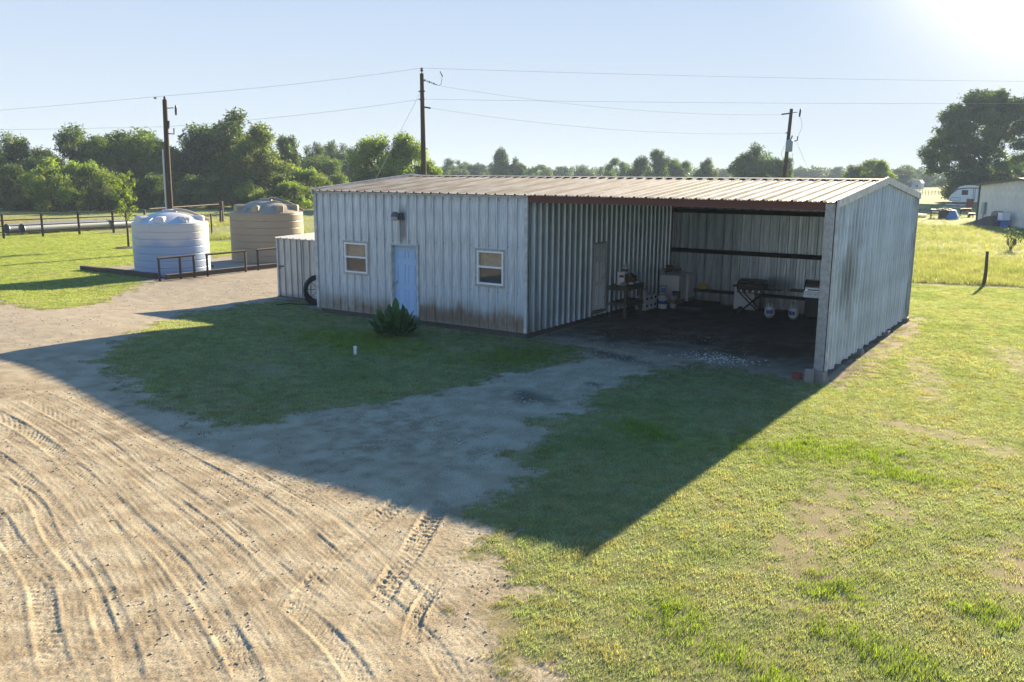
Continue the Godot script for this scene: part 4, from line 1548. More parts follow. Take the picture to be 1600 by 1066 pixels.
# x, z, height, width, kind, label
const TREES := [
[-89.3, -35.8, 8.3, 8.5, "sparse", "thin open-topped tree at the far left, above the darker bushes"],
[-93.1, -41.5, 6.8, 8.5, "dark", "low dark tree in the back of the left wood, right of the thin-topped tree"],
[-89.2, -42.4, 6.1, 7.3, "dark", "low dark tree in the dip of the left wood's outline"],
[-87.2, -43.8, 9.4, 9.6, "dark", "tall dark tree with a ragged top above the pipe fence's middle"],
[-82.5, -44.0, 8.0, 7.1, "mid", "rounded green tree left of the broad sunlit tree in the left wood"],
[-82.6, -47.6, 9.4, 10.8, "mid", "broad sunlit green tree just left of the left utility pole"],
[-84.2, -52.3, 8.9, 7.4, "mid", "green tree right behind the left utility pole"],
[-84.1, -56.0, 8.4, 6.6, "dark", "dark narrow tree right of the left utility pole"],
[-79.6, -58.6, 11.9, 13.9, "dark", "tallest and broadest dark tree of the left wood"],
[-66.5, -52.6, 9.5, 9.9, "olive", "olive green tree standing before the tallest dark tree"],
[-77.4, -67.6, 9.5, 5.7, "sparse", "thin tree with an open top right of the olive tree"],
[-89.9, -83.5, 9.2, 6.6, "hazy", "bluish distant tree right of the thin tree above the tan tank"],
[-64.5, -54.9, 5.0, 6.6, "olive", "low olive bush behind the tan tank's right side"],
[-84.8, -81.6, 7.0, 8.5, "mid", "green distant tree above the shed's left corner"],
[-62.1, -57.6, 4.6, 5.8, "light", "low pale bush by the shed's left roof corner"],
[-99.9, -101.9, 10.1, 7.5, "hazy", "bluish distant tree above the left part of the roof"],
[-112.9, -110.1, 9.4, 6.8, "hazy", "bluish distant tree left of the one above the left roof slope"],
[-97.6, -104.1, 9.0, 6.2, "hazy", "bluish distant tree just left of the large walnut-like tree"],
[-53.2, -60.8, 9.2, 7.4, "light", "left half of the pair of large pale green trees by the middle pole"],
[-49.1, -61.8, 8.9, 7.2, "light", "large pale green tree right behind the middle utility pole"],
[-48.5, -64.9, 6.4, 4.6, "light", "small pale green tree right of the middle utility pole's foot"],
[-71.6, -30.8, 5.3, 7.3, "light", "sunlit pale green tree with a forked pale trunk at the wood's edge"],
[-69.9, -33.9, 4.9, 6.1, "light", "bright yellow-green bushy tree right of the forked pale trunk"],
[-68.2, -36.6, 3.2, 3.8, "light", "small yellow-green bush behind the young tree"],
[-76.7, -29.7, 4.8, 7.1, "dark", "dark bush in shade at the far left edge of the wood"],
[-73.2, -43.6, 4.2, 7.4, "dark", "dark undergrowth bush left of the left utility pole's foot"],
[-71.0, -46.7, 3.9, 7.4, "dark", "dark undergrowth bush right of the left utility pole's foot"],
[-65.7, -47.2, 3.6, 6.3, "olive", "olive bush before the tallest dark tree, between the tanks"],
[-68.1, -34.8, 3.4, 4.5, "olive", "small olive bush between the two bright trees at the wood's edge"],
[-61.7, -48.9, 3.3, 5.5, "light", "pale bush rising just above the tan tank's lid"],
[-58.7, -52.4, 3.1, 4.7, "light", "pale bush right of the tan tank's lid"],
[-139.5, -186.7, 8.6, 9.6, "hazy", "far tree just right of the middle pole's pale tree"],
[-141.5, -197.8, 7.7, 9.9, "hazy", "far low tree second right of the middle pole's pale tree"],
[-110.9, -170.5, 10.3, 7.6, "dark", "far dark tree with two heads above the roof, its taller left head"],
[-108.8, -174.3, 8.6, 6.1, "dark", "far dark tree with two heads above the roof, its lower right head"],
[-172.5, -249.4, 6.4, 14.5, "hazy", "far low tree left of the dark two-headed tree"],
[-141.6, -234.1, 7.0, 11.0, "mid", "far low green tree right of the dark two-headed tree"],
[-145.1, -255.4, 7.0, 12.9, "hazy", "far low tree second right of the dark two-headed tree"],
[-127.4, -242.6, 7.5, 11.0, "hazy", "far low tree third right of the dark two-headed tree"],
[-131.2, -263.4, 7.1, 9.4, "hazy", "far low tree fourth right of the dark two-headed tree"],
[-88.9, -195.2, 8.4, 8.8, "mid", "leftmost green tree of the cluster above the roof's middle"],
[-73.1, -175.1, 8.4, 7.9, "dark", "second tree from left in the cluster above the roof's middle"],
[-65.6, -167.6, 10.1, 7.2, "sparse", "tallest thin-headed tree of the cluster above the roof's middle"],
[-65.3, -178.7, 7.8, 7.9, "mid", "green tree right of the tallest one in the cluster above the roof's middle"],
[-54.5, -166.9, 7.9, 6.5, "olive", "rightmost olive tree of the cluster above the roof's middle"],
[-113.5, -337.1, 7.0, 11.2, "hazy", "very far tree right of the cluster above the roof's middle"],
[-34.3, -142.4, 10.1, 10.0, "dark", "large dark round tree left of the leaning pole"],
[-30.8, -145.6, 7.4, 4.5, "mid", "small green tree at the foot of the leaning pole"],
[-93.0, -385.8, 8.1, 15.4, "hazy", "very far tree just right of the leaning pole"],
[-81.8, -388.8, 8.4, 15.4, "hazy", "very far tree second right of the leaning pole"],
[-22.1, -166.5, 7.2, 8.4, "olive", "left yellowish tree behind the shed's right gable"],
[-17.7, -163.4, 7.5, 7.7, "light", "right yellowish tree behind the shed's right gable"],
[-40.0, -305.8, 7.6, 12.1, "hazy", "hazy tree right of the yellowish trees behind the gable"],
[-48.0, -375.4, 9.3, 14.7, "hazy", "hazy far tree highest above the right gable's end"],
[-46.6, -406.1, 7.5, 12.6, "hazy", "hazy far tree left of the large oak"],
[5.3, -170.7, 7.7, 9.8, "light", "pale tree low behind the large oak's right side"],
[9.7, -181.0, 9.7, 13.2, "mid", "green tree beyond the white building at the right edge"],
[-89.0, -31.8, 7.5, 8.8, "mid", "green tree at the extreme left edge of the wood"],
[-21.1, -278.4, 4.4, 11.0, "hazy", "far low tree left of the camper trailer"],
[-104.4, -403.3, 7.3, 16.2, "hazy", "very far tree left of the leaning pole"],
[-114.6, -358.0, 7.5, 14.7, "hazy", "very far tree left of the large dark round tree"],
[-167.1, -215.9, 6.5, 13.2, "hazy", "far low tree at the roof ridge right of the middle pole"]]


func build_trees():
	var big := leaf_clump(9, 0.46, 0.27, 5)
	var small := leaf_clump(9, 0.36, 0.22, 6)
	var protos := {}
	var spec := {"dark": ["leaf_dark", 78, 44, 0.10, 0.19, 0.46, 0.3], "mid": ["leaf_mid", 74, 44, 0.10, 0.20, 0.46, 0.3], "olive": ["leaf_olive", 84, 40, 0.08, 0.18, 0.5, 0.5], "light": ["leaf_light", 64, 40, 0.10, 0.19, 0.46, 0.5], "hazy": ["leaf_hazy", 60, 40, 0.05, 0.20, 0.46, 0.3], "sparse": ["leaf_dark", 46, 30, 0.16, 0.15, 0.5, 0.8]}
	var n := 0
	for t in TREES:
		var kind: String = t[4]
		var low: bool = t[2] < 5.5
		var key: String = kind + ("bush" if low else "tree") + str(n % 4)
		n += 1
		if not protos.has(key):
			var s: Array = spec[kind]
			protos[key] = make_tree("tree", s[0], 8.0, 4.6 if low else 9.2, s[1] if not low else int(s[1] * 0.75), s[2], 0.05 if low else s[3], 300 + protos.size() * 7, small if low else big, s[4], s[5] if not low else 0.5, s[6])
		var o: Node3D = protos[key].duplicate()
		o.name = numbered("bush" if t[2] < 4.0 else "tree", self)
		add_child(o, true)
		o.position = Vector3(t[0], base_height(t[0], t[1]) - 0.1, t[1])
		o.rotation.y = fmod(n * 2.399, TAU)
		o.scale = Vector3(t[3] / 8.0, t[2] / (4.6 if low else 9.2), t[3] / 8.0) * 1.05
		var grp := "trees of the left wood" if t[0] < -57.0 and t[1] > -90.0 else "far trees along the horizon"
		tag(o, t[5], "bush" if t[2] < 4.0 else "tree", grp)
	for k in protos:
		protos[k].free()
	# the far-off wood along the horizon, one mass at that distance
	var wr := RandomNumberGenerator.new()
	wr.seed = 717
	var wood := []
	var wood_c := PackedColorArray()
	for k in 5200:
		var u := wr.randf()
		var at := Vector3(lerpf(-420.0, 70.0, u), 0, lerpf(-260.0, -470.0, u) + wr.randf_range(-14.0, 14.0))
		var top := 6.6 + 2.2 * noise_a.get_noise_2d(at.x * 0.045, 4.0) + 1.6 * noise_c.get_noise_2d(at.x * 0.16, 9.0)
		at.y = top * sqrt(wr.randf())
		wood.append(Transform3D(Basis.from_euler(Vector3(wr.randf() * TAU, wr.randf() * TAU, 0)).scaled(Vector3.ONE * wr.randf_range(1.6, 3.0)), at))
		var v := wr.randf_range(0.7, 1.25)
		wood_c.append(Color(v, v, v))
	var fw := scatter("far_wood", leaf_clump(12, 0.6, 0.5, 15), "leaf_hazy", wood, wood_c)
	tag(fw, "low far-off wood along the horizon behind the shed", "wood", "", "stuff")
	var oak := make_tree("oak_tree", "leaf_dark", 25.0, 20.5, 150, 46, 0.05, 901, leaf_clump(14, 0.62, 0.42, 9), 0.125, 0.34, 0.35, 1)
	oak.name = numbered("oak_tree", self)
	add_child(oak, true)
	oak.position = Vector3(2.6, 0.0, -148.3)
	oak.scale = Vector3.ONE * 0.95
	tag(oak, "huge dark spreading oak behind the camper trailer at the right", "tree")


# ---------------------------------------------------------------- the right side: meadow, neighbour's yard

func prism(st: SurfaceTool, poly: Array, z0: float, z1: float):
	# a flat outline in x and y, anticlockwise seen from +z, drawn out from z0 (back) to z1 (front)
	var p := PackedVector2Array()
	for v in poly:
		p.append(Vector2(v[0], v[1]))
	var tri := Geometry2D.triangulate_polygon(p)
	for i in range(0, tri.size(), 3):
		var a := p[tri[i]]
		var b := p[tri[i + 1]]
		var c := p[tri[i + 2]]
		if (b - a).cross(c - a) > 0.0:
			var s := b
			b = c
			c = s
		for v in [a, b, c]:
			st.add_vertex(Vector3(v.x, v.y, z1))
		for v in [a, c, b]:
			st.add_vertex(Vector3(v.x, v.y, z0))
	for i in p.size():
		var a := p[i]
		var b := p[(i + 1) % p.size()]
		quad(st, Vector3(a.x, a.y, z0), Vector3(a.x, a.y, z1), Vector3(b.x, b.y, z1), Vector3(b.x, b.y, z0))


func build_right_side():
	var fp := part_tube("fence_post", [Vector3(0, -0.3, 0), Vector3(0.03, 0.6, 0.0), Vector3(0.0, 1.36, -0.03)], [0.07, 0.065, 0.055], "timber", self, 9)
	fp.position = Vector3(16.12, -0.15, -20.5)
	tag(fp, "dark wooden fence post in the tall grass at the right", "fence post")
	# the neighbour's white metal building, gable wall towards us
	var bldg := thing("white_building", "white metal building with a dark roof edge at the right edge", "building")
	var e := Vector3(0.348, 0, 0.937)
	var n := Vector3(-0.937, 0, 0.348)
	var p0 := Vector3(9.32, -0.2, -80.13)
	var wide := 25.0
	var hi := func(s: float) -> float: return 3.57 + 0.049 * (s if s < wide * 0.5 else wide - s)
	var zero := func(_s: float) -> float: return 0.0
	var tint := func(s: float, y: float) -> Color: return Color(0.76, 0.78, 0.80) * (1.0 + 0.06 * noise_c.get_noise_2d(s * 3.0, y * 0.5))
	sheets(bldg, "wall_sheet", p0, e, n, wide, zero, hi, tint, "sheet")
	part_box("side_wall", p0 - n * 6.0 + Vector3.UP * 1.75, Vector3(12.0, 3.5, 0.1), "far_wall", bldg, Basis(n, Vector3.UP, n.cross(Vector3.UP)))
	part_box("side_wall", p0 + e * wide - n * 6.0 + Vector3.UP * 1.75, Vector3(12.0, 3.5, 0.1), "far_wall", bldg, Basis(n, Vector3.UP, n.cross(Vector3.UP)))
	for k in 2:
		var a := p0 + e * (wide * k) + Vector3.UP * 3.57
		var b := p0 + e * (wide * 0.5) + Vector3.UP * (3.57 + 0.049 * wide * 0.5)
		var d := (b - a).normalized()
		var c := (a + b) * 0.5
		part_box("roof_slope", c - n * 5.9 + Vector3.UP * 0.05, Vector3(12.4, 0.08, a.distance_to(b) + 0.1), "far_wall", bldg, Basis(n, d.cross(n), d))
		part_box("roof_edge", c + n * 0.33 + Vector3.UP * 0.02, Vector3(0.12, 0.20, a.distance_to(b) + 0.25), "dark_trim", bldg, Basis(n, d.cross(n), d))
	part_box("corner_trim", p0 + Vector3.UP * 1.78 + n * 0.05 - e * 0.05, Vector3(0.16, 3.56, 0.22), "dark_trim", bldg, Basis(n, Vector3.UP, n.cross(Vector3.UP)))
	var eb := p0 + e * 2.45 + n * 0.16
	var box_ := part_box("electric_box", eb + Vector3.UP * 1.38, Vector3(0.22, 1.15, 0.95), "transformer", bldg, Basis(n, Vector3.UP, n.cross(Vector3.UP)))
	part_tube("conduit", [eb, eb + Vector3.UP * 0.8], 0.05, "transformer", box_, 6)
	# machines on a stand before its wall
	var ac := thing("machine_stand", "stand with a dark drum and a white unit before the white building's wall", "equipment", p0 + e * 10.7 + n * 0.9)
	var bb := Basis(n, Vector3.UP, n.cross(Vector3.UP))
	part_box("white_unit", e * 1.0 + Vector3.UP * 0.98, Vector3(0.6, 0.62, 1.3), "plastic_white", ac, bb)
	part_tube("drum", [-e * 1.55 + Vector3.UP * 1.02, e * 0.25 + Vector3.UP * 1.02], 0.36, "grey_dark", ac, 14)
	part_box("stand_top", Vector3.UP * 0.62, Vector3(0.8, 0.08, 3.2), "blue_tarp", ac, bb)
	for s in [-1.4, -0.2, 1.4]:
		part_box("leg", e * s + Vector3.UP * 0.29, Vector3(0.6, 0.58, 0.10), "blue_tarp", ac, bb)
	# heap of earth
	var st := S()
	var rows := 10
	var cols := 28
	var vv := []
	for j in rows + 1:
		var ring := []
		for i in cols:
			var a := TAU * i / cols
			var u := float(j) / rows
			var r := 1.0 + 0.22 * noise_a.get_noise_2d(cos(a) * 1.3 + 5.0, sin(a) * 1.3)
			var y := 0.95 * pow(cos(u * PI * 0.5), 1.3) + 0.10 * noise_a.get_noise_2d(cos(a) * u * 4.0, sin(a) * u * 4.0) - 0.08 * u
			ring.append(Vector3(cos(a) * u * 1.9 * r, y, sin(a) * u * 1.5 * r))
		vv.append(ring)
	for j in rows:
		for i in cols:
			var l := (i + 1) % cols
			quad(st, vv[j + 1][i], vv[j + 1][l], vv[j][l], vv[j][i])
	var heap := put("dirt_heap", done(st), "dirt_heap", self)
	heap.position = Vector3(11.5, -0.2, -69.8)
	tag(heap, "brown heap of earth before the white building", "dirt heap")
	# camper trailer
	var rv := thing("camper_trailer", "white camper trailer with a sloping nose under the large oak", "camper trailer", Vector3(0, -0.1, -131.5))
	st = S()
	prism(st, [[-0.1, 0.75], [0.4, 0.55], [8.6, 0.55], [8.6, 2.95], [2.1, 3.05], [1.2, 2.85], [0.55, 2.3], [0.05, 1.55], [-0.15, 1.2]], -1.25, 1.25)
	put("body", done(st), "rv_body", rv)
	st = S()
	prism(st, [[0.1, 1.75], [0.14, 1.68], [0.95, 2.38], [2.3, 2.58], [8.5, 2.62], [8.5, 2.72], [2.2, 2.70], [0.85, 2.52]], 1.26, 1.28)
	put("swoosh", done(st), "rv_stripe", rv)
	part_box("window", Vector3(1.95, 1.98, 1.27), Vector3(0.85, 0.72, 0.05), "black_paint", rv)
	part_box("window", Vector3(4.9, 2.05, 1.27), Vector3(0.9, 0.65, 0.05), "black_paint", rv)
	st = S()
	for s in [Vector3(3.1, 1.7, 1.28), Vector3(3.32, 1.7, 1.28)]:
		box(st, s, Vector3(0.06, 1.9, 0.05))
	box(st, Vector3(3.21, 2.67, 1.281), Vector3(0.28, 0.06, 0.05))
	put("door_edge", done(st), "rv_stripe", rv)
	st = S()
	for s in [[0.75, 1.18, 1.3, 0.04], [0.75, 0.78, 1.3, 0.04]]:
		box(st, Vector3(s[0], s[1], 1.27), Vector3(s[2], s[3], 0.04))
	for x in [0.1, 1.4]:
		box(st, Vector3(x, 0.98, 1.272), Vector3(0.04, 0.44, 0.04))
	put("hatch_outline", done(st), "grey_dark", rv)
	for x in [5.4, 6.4]:
		part_tube("wheel", [Vector3(x, 0.38, 0.95), Vector3(x, 0.38, 1.2)], 0.38, "rubber", rv, 16)
	for x in [4.4, 5.9]:
		part_box("roof_unit", Vector3(x, 3.1, 0.0), Vector3(0.9, 0.28, 0.8), "grey_dark", rv)
	part_box("stairs_skirt", Vector3(4.2, 0.42, 0.9), Vector3(7.6, 0.22, 0.5), "grey_dark", rv)
	# a taller trailer behind it
	var rv2 := thing("fifth_wheel_trailer", "pale blue trailer end standing higher behind the camper trailer", "trailer", Vector3(0, -0.1, -152.0))
	st = S()
	prism(st, [[1.2, 0.6], [10.0, 0.6], [10.0, 3.2], [6.2, 3.45], [4.1, 4.2], [2.45, 4.25], [2.35, 3.2], [1.2, 2.9]], -1.2, 1.2)
	put("body", done(st), "rv_body", rv2)
	part_box("front_panel", Vector3(3.25, 3.75, 1.215), Vector3(1.4, 0.8, 0.03), "far_wall", rv2)
	for x in [6.6, 7.6]:
		part_tube("wheel", [Vector3(x, 0.3, 0.95), Vector3(x, 0.3, 1.2)], 0.4, "rubber", rv2, 14)
	# odds and ends in the neighbour's yard
	var rack := thing("metal_rack", "open metal rack holding pale and dark scraps beside the blue tarp", "rack", Vector3(5.35, -0.15, -81.2))
	for x in [-0.45, 0.45]:
		for z in [-0.3, 0.3]:
			part_tube("upright", [Vector3(x, 0, z), Vector3(x, 1.0, z)], 0.035, "rust", rack, 5)
	for y in [0.35, 0.68, 0.98]:
		part_box("shelf", Vector3(0, y, 0), Vector3(1.0, 0.06, 0.7), "grey_wood" if y < 0.9 else "plastic_white", rack)
	var crate := part_box("dark_crate", Vector3(0, 0.45, 0), Vector3(1.05, 0.9, 0.8), "black_paint", self)
	crate.position = Vector3(6.15, -0.15, -81.3)
	tag(crate, "black crate of scraps between the metal rack and the blue tarp", "crate")
	for k in 7:
		var s := part_box("scrap", Vector3(-0.9 + 0.28 * k, 0.93 + 0.05 * (k % 3), 0.1 * (k % 2)), Vector3(0.26, 0.10, 0.5), ["plastic_white", "rust", "grey_dark", "enamel_grey", "orange", "plastic_white", "cardboard"][k], crate, Basis(Vector3.UP, k * 0.7))
		s.rotation.z = 0.0
	st = S()
	prism(st, [[-0.55, 0.0], [0.6, 0.0], [0.52, 0.35], [0.25, 0.95], [-0.15, 1.0], [-0.4, 0.5]], -0.5, 0.5)
	var tarp := put("blue_tarp", done(st), "blue_tarp", self)
	tarp.position = Vector3(6.95, -0.15, -81.0)
	tag(tarp, "bright blue tarp over a heap beside the black crate", "tarp")
	for k in 9:
		var b := part_box("board", Vector3.ZERO, Vector3(rng.randf_range(0.8, 1.5), 0.10, 0.25), "plastic_white" if k % 3 != 1 else "grey_dark", self)
		b.position = Vector3(1.1 + 0.28 * k, 0.0 + 0.16 * (k % 3), -119.0 + 0.3 * (k % 2))
		b.rotation = Vector3(0, rng.randf_range(-0.7, 0.7), rng.randf_range(-0.1, 0.15))
		tag(b, ["leftmost pale", "left dark", "second pale", "third pale", "middle dark", "middle pale", "third last pale", "right dark", "rightmost pale"][k] + " board in the scattered pile before the camper trailer", "board", "boards piled before the camper trailer")
	var cab := thing("cabinet", "faded reddish cabinet at the left corner of the white building", "cabinet", Vector3(4.15, -0.15, -118.4))
	part_box("carcass", Vector3(0, 0.65, 0), Vector3(0.85, 1.3, 0.7), "rust", cab)
	part_box("top", Vector3(0, 1.33, 0), Vector3(0.95, 0.06, 0.8), "cardboard", cab)
	part_box("door_panel", Vector3(0, 0.62, 0.36), Vector3(0.75, 1.1, 0.03), "red_brick", cab)
	var tb := thing("work_table", "dark topped table on thin legs left of the white building", "table", Vector3(6.9, -0.15, -90.5))
	part_box("top", Vector3(0.1, 0.72, 0), Vector3(1.1, 0.30, 0.9), "black_paint", tb, Basis(Vector3.BACK, 0.08))
	for x in [-0.42, 0.55]:
		for z in [-0.35, 0.35]:
			part_tube("leg", [Vector3(x, 0, z), Vector3(x, 0.6, z)], 0.03, "black_steel", tb, 5)
	var wb := thing("wheelbarrow", "small black wheelbarrow at the corner of the white building", "wheelbarrow", Vector3(7.95, -0.15, -87.6))
	st = S()
	prism(st, [[-0.18, 0.22], [0.15, 0.22], [0.32, 0.48], [-0.36, 0.48]], -0.26, 0.26)
	put("tray", done(st), "black_paint", wb)
	part_tube("wheel", [Vector3(-0.26, 0.16, -0.04), Vector3(-0.26, 0.16, 0.04)], 0.16, "rubber", wb, 12)
	for z in [-0.2, 0.2]:
		part_tube("handle", [Vector3(-0.3, 0.18, z), Vector3(0.55, 0.42, z)], 0.025, "grey_wood", wb, 5)
		part_tube("leg", [Vector3(0.12, 0.24, z), Vector3(0.16, 0.0, z)], 0.02, "black_paint", wb, 5)
	var fr := thing("rusty_frame", "low rusty frame lying in the grass just right of the shed's end", "frame", Vector3(3.6, -0.15, -83.0))
	for z in [-0.5, 0.5]:
		part_tube("bar", [Vector3(-0.6, 0.1, z), Vector3(0.5, 0.1, z), Vector3(0.55, 0.34, z), Vector3(-0.6, 0.34, z)], 0.045, "rust", fr, 5)
	part_box("deck", Vector3(0, 0.37, 0), Vector3(1.1, 0.05, 1.0), "plastic_white", fr)
	for k in 6:
		var b := part_box("block", Vector3.ZERO, Vector3(0.5, 0.22, 0.3), "concrete" if k % 2 == 0 else "grey_dark", self)
		b.position = Vector3(0.5 + 0.33 * k, -0.04 + 0.2 * (k % 2), -99.8 + 0.2 * (k % 3))
		b.rotation.y = 0.5 * k
		tag(b, ["leftmost low tan", "leftmost raised dark", "middle low tan", "middle raised dark", "rightmost low tan", "rightmost raised dark"][k] + " block in the rubble beyond the low rusty frame", "block", "rubble beyond the rusty frame")
	# very far things seen over the gable
	var fh := thing("far_house", "tiny pale house far away in the haze past the shed's right gable", "house", Vector3(-34.5, 0.0, -306.8))
	st = S()
	prism(st, [[-2.2, 0], [2.2, 0], [2.2, 2.1], [-2.2, 2.1]], -3.0, 3.0)
	put("wall", done(st), "far_wall", fh)
	st = S()
	prism(st, [[-2.4, 2.1], [2.4, 2.1], [1.6, 3.2], [-1.6, 3.2]], -3.2, 3.2)
	put("roof", done(st), "enamel_grey", fh)
	for x in [-1.2, 0.9]:
		part_box("window", Vector3(x, 1.2, 3.02), Vector3(0.9, 0.9, 0.05), "grey_dark", fh)
	var wf := thing("far_fence", "thin wire fence with pale posts far away left of the oak", "fence", Vector3(-16.0, 0.0, -217.5))
	for k in 9:
		part_tube("post", [Vector3(-2.6 + 0.7 * k, -0.2, -0.1 * k), Vector3(-2.6 + 0.7 * k, 0.95, -0.1 * k)], 0.06, "grey_wood", wf, 5)
	for y in [0.4, 0.85]:
		part_tube("wire", [Vector3(-2.6, y, 0), Vector3(3.0, y, -0.8)], 0.02, "grey_wood", wf, 4)


# ---------------------------------------------------------------- things kept in the carport

func propane(label: String, at: Vector3, turn: float):
	var t := thing("propane_tank", label, "propane tank", at, turn, "propane cylinders on the carport floor")
	var st := S()
	lathe(st, [Vector2(0.0, 0.03), Vector2(0.10, 0.035), Vector2(0.145, 0.08), Vector2(0.155, 0.12), Vector2(0.155, 0.27), Vector2(0.145, 0.31), Vector2(0.11, 0.345), Vector2(0.05, 0.36), Vector2(0.0, 0.362)], 24)
	put("cylinder", done(st), "enamel", t)
	st = S()
	lathe(st, [Vector2(0.105, 0.0), Vector2(0.105, 0.05)], 20)
	put("foot_ring", done(st), "enamel_grey", t)
	st = S()
	for k in 3:
		var a := TAU * k / 3.0 + 0.4
		var pts := []
		for j in 5:
			var b := a + (j - 2) * 0.28
			pts.append(Vector3(cos(b) * 0.095, 0.42, sin(b) * 0.095))
		tube(st, pts, 0.012, 6)
		tube(st, [Vector3(cos(a - 0.5) * 0.095, 0.34, sin(a - 0.5) * 0.095), Vector3(cos(a - 0.5) * 0.095, 0.42, sin(a - 0.5) * 0.095)], 0.012, 6)
		tube(st, [Vector3(cos(a + 0.5) * 0.095, 0.34, sin(a + 0.5) * 0.095), Vector3(cos(a + 0.5) * 0.095, 0.42, sin(a + 0.5) * 0.095)], 0.012, 6)
	put("collar", done(st), "enamel", t)
	st = S()
	tube(st, [Vector3(0, 0.36, 0), Vector3(0, 0.41, 0)], 0.022, 8)
	tube(st, [Vector3(0, 0.405, 0), Vector3(0, 0.43, 0)], 0.034, 8)
	put("valve", done(st), "steel", t)
	st = S()
	for k in 8:
		var a0 := 1.0 + k * 0.16
		var a1 := 1.0 + (k + 1) * 0.16
		var r := 0.1565
		quad(st, Vector3(cos(a1) * r, 0.13, sin(a1) * r), Vector3(cos(a1) * r, 0.25, sin(a1) * r), Vector3(cos(a0) * r, 0.25, sin(a0) * r), Vector3(cos(a0) * r, 0.13, sin(a0) * r))
	put("label", done(st), "blue_label", t)


func build_carport_things():
	var y := -0.145
	# workbench
	var w := thing("workbench", "rough grey wooden workbench against the carport's left wall", "workbench", Vector3(7.93, y, -5.15))
	for k in 4:
		part_box("top_plank", Vector3(-0.24 + 0.16 * k, 0.95, 0), Vector3(0.152, 0.045, 1.24), "grey_wood", w)
	for x in [-0.25, 0.25]:
		for z in [-0.52, 0.52]:
			part_box("leg", Vector3(x, 0.46, z), Vector3(0.09, 0.92, 0.09), "grey_wood", w)
		part_box("apron", Vector3(x + 0.05 * signf(x), 0.87, 0), Vector3(0.04, 0.11, 1.2), "grey_wood", w)
		part_box("stretcher", Vector3(x + 0.05 * signf(x), 0.36, 0), Vector3(0.04, 0.10, 1.16), "grey_wood", w)
	for z in [-0.54, 0.54]:
		part_box("stretcher", Vector3(0, 0.40, z + 0.03 * signf(z)), Vector3(0.6, 0.10, 0.04), "grey_wood", w)
		part_box("apron", Vector3(0, 0.87, z + 0.03 * signf(z)), Vector3(0.58, 0.11, 0.04), "grey_wood", w)
	part_box("lower_shelf", Vector3(0, 0.44, 0), Vector3(0.56, 0.03, 1.1), "grey_wood", w)
	var top := y + 0.975
	var bag := sack("paper_bag", "upright pale paper bag on the workbench", "bag", Vector3(7.92, top, -4.80), Vector3(0.26, 0.40, 0.16), "plastic_white", 0.5)
	part_box("print", Vector3(0.02, 0.26, 0.071), Vector3(0.13, 0.07, 0.01), "red_brick", bag)
	var jug := thing("plastic_jug", "white jug with a dark band standing on the brown box", "jug", Vector3(7.86, top + 0.28, -5.20))
	var st := S()
	lathe(st, [Vector2(0.0, 0.0), Vector2(0.085, 0.005), Vector2(0.09, 0.03), Vector2(0.09, 0.19), Vector2(0.06, 0.24), Vector2(0.03, 0.26), Vector2(0.03, 0.28)], 16)
	put("bottle", done(st), "plastic_white", jug)
	st = S()
	lathe(st, [Vector2(0.0915, 0.08), Vector2(0.0915, 0.16)], 16)
	put("band", done(st), "grey_dark", jug)
	st = S()
	lathe(st, [Vector2(0.036, 0.28), Vector2(0.036, 0.31), Vector2(0.0, 0.312)], 12)
	put("cap", done(st), "plastic_white", jug)
	for b in [["brown cardboard box on the workbench under the white jug", Vector3(7.90, top, -5.22), Vector3(0.27, 0.28, 0.25), 0.1], ["low brown cardboard box lying between the bag and the tall box", Vector3(7.88, top, -5.0), Vector3(0.24, 0.16, 0.2), 0.3]]:
		var c := thing("cardboard_box", b[0], "box", b[1], b[3], "boxes on the workbench")
		part_box("carton", Vector3(0, b[2].y * 0.5, 0), b[2], "cardboard", c)
		part_box("flap", Vector3(b[2].x * 0.5 + 0.03, b[2].y + 0.005, 0), Vector3(0.09, 0.008, b[2].z), "cardboard", c, Basis(Vector3.BACK, -0.5))
	var dk := sack("dark_bag", "small dark bag at the right end of the workbench", "bag", Vector3(7.96, top, -5.52), Vector3(0.26, 0.22, 0.22), "black_paint", 0.2)
	part_box("print", Vector3(0.0, 0.12, 0.10), Vector3(0.08, 0.05, 0.02), "cardboard", dk)
	for b in [["crumpled pale cloth at the left end of the workbench", Vector3(8.05, top, -4.72), 0.11], ["crumpled white cloth in front of the tall brown box", Vector3(8.12, top, -5.10), 0.08], ["small white scrap by the dark bag on the workbench", Vector3(8.13, top, -5.48), 0.06]]:
		var c := put("cloth", crumple(b[2], int(b[2] * 1000)), "enamel_grey" if b[2] > 0.1 else "plastic_white", self)
		c.position = b[1]
		tag(c, b[0], "cloth")
	# stack of white cartons of bottles
	for k in 6:
		var row := int(k / 3.0)
		var col := k % 3
		var names := [["lower", "upper"][row], ["nearest", "middle", "farthest"][col]]
		var c := thing("water_carton", "%s white carton in the %s row of the stack beside the workbench" % [names[1], names[0]], "carton", Vector3(7.86, y + 0.23 * row, -6.45 - 0.31 * col), 0.0, "white cartons stacked by the wall")
		st = S()
		bevel_box(st, Vector3(0, 0.112, 0), Vector3(0.36, 0.222, 0.29), 0.02)
		put("carton", done(st), "plastic_white", c)
		part_box("print", Vector3(0.183, 0.13, 0.0), Vector3(0.004, 0.08, 0.15), "blue_label", c)
		part_box("print", Vector3(0, 0.12, 0.148), Vector3(0.2, 0.07, 0.004), "transformer", c)
	var j2 := thing("plastic_jug", "white jug standing on top of the nearest white carton", "jug", Vector3(7.88, y + 0.46, -6.45))
	st = S()
	lathe(st, [Vector2(0.0, 0.0), Vector2(0.08, 0.005), Vector2(0.085, 0.03), Vector2(0.085, 0.13), Vector2(0.04, 0.18), Vector2(0.028, 0.20), Vector2(0.0, 0.205)], 14)
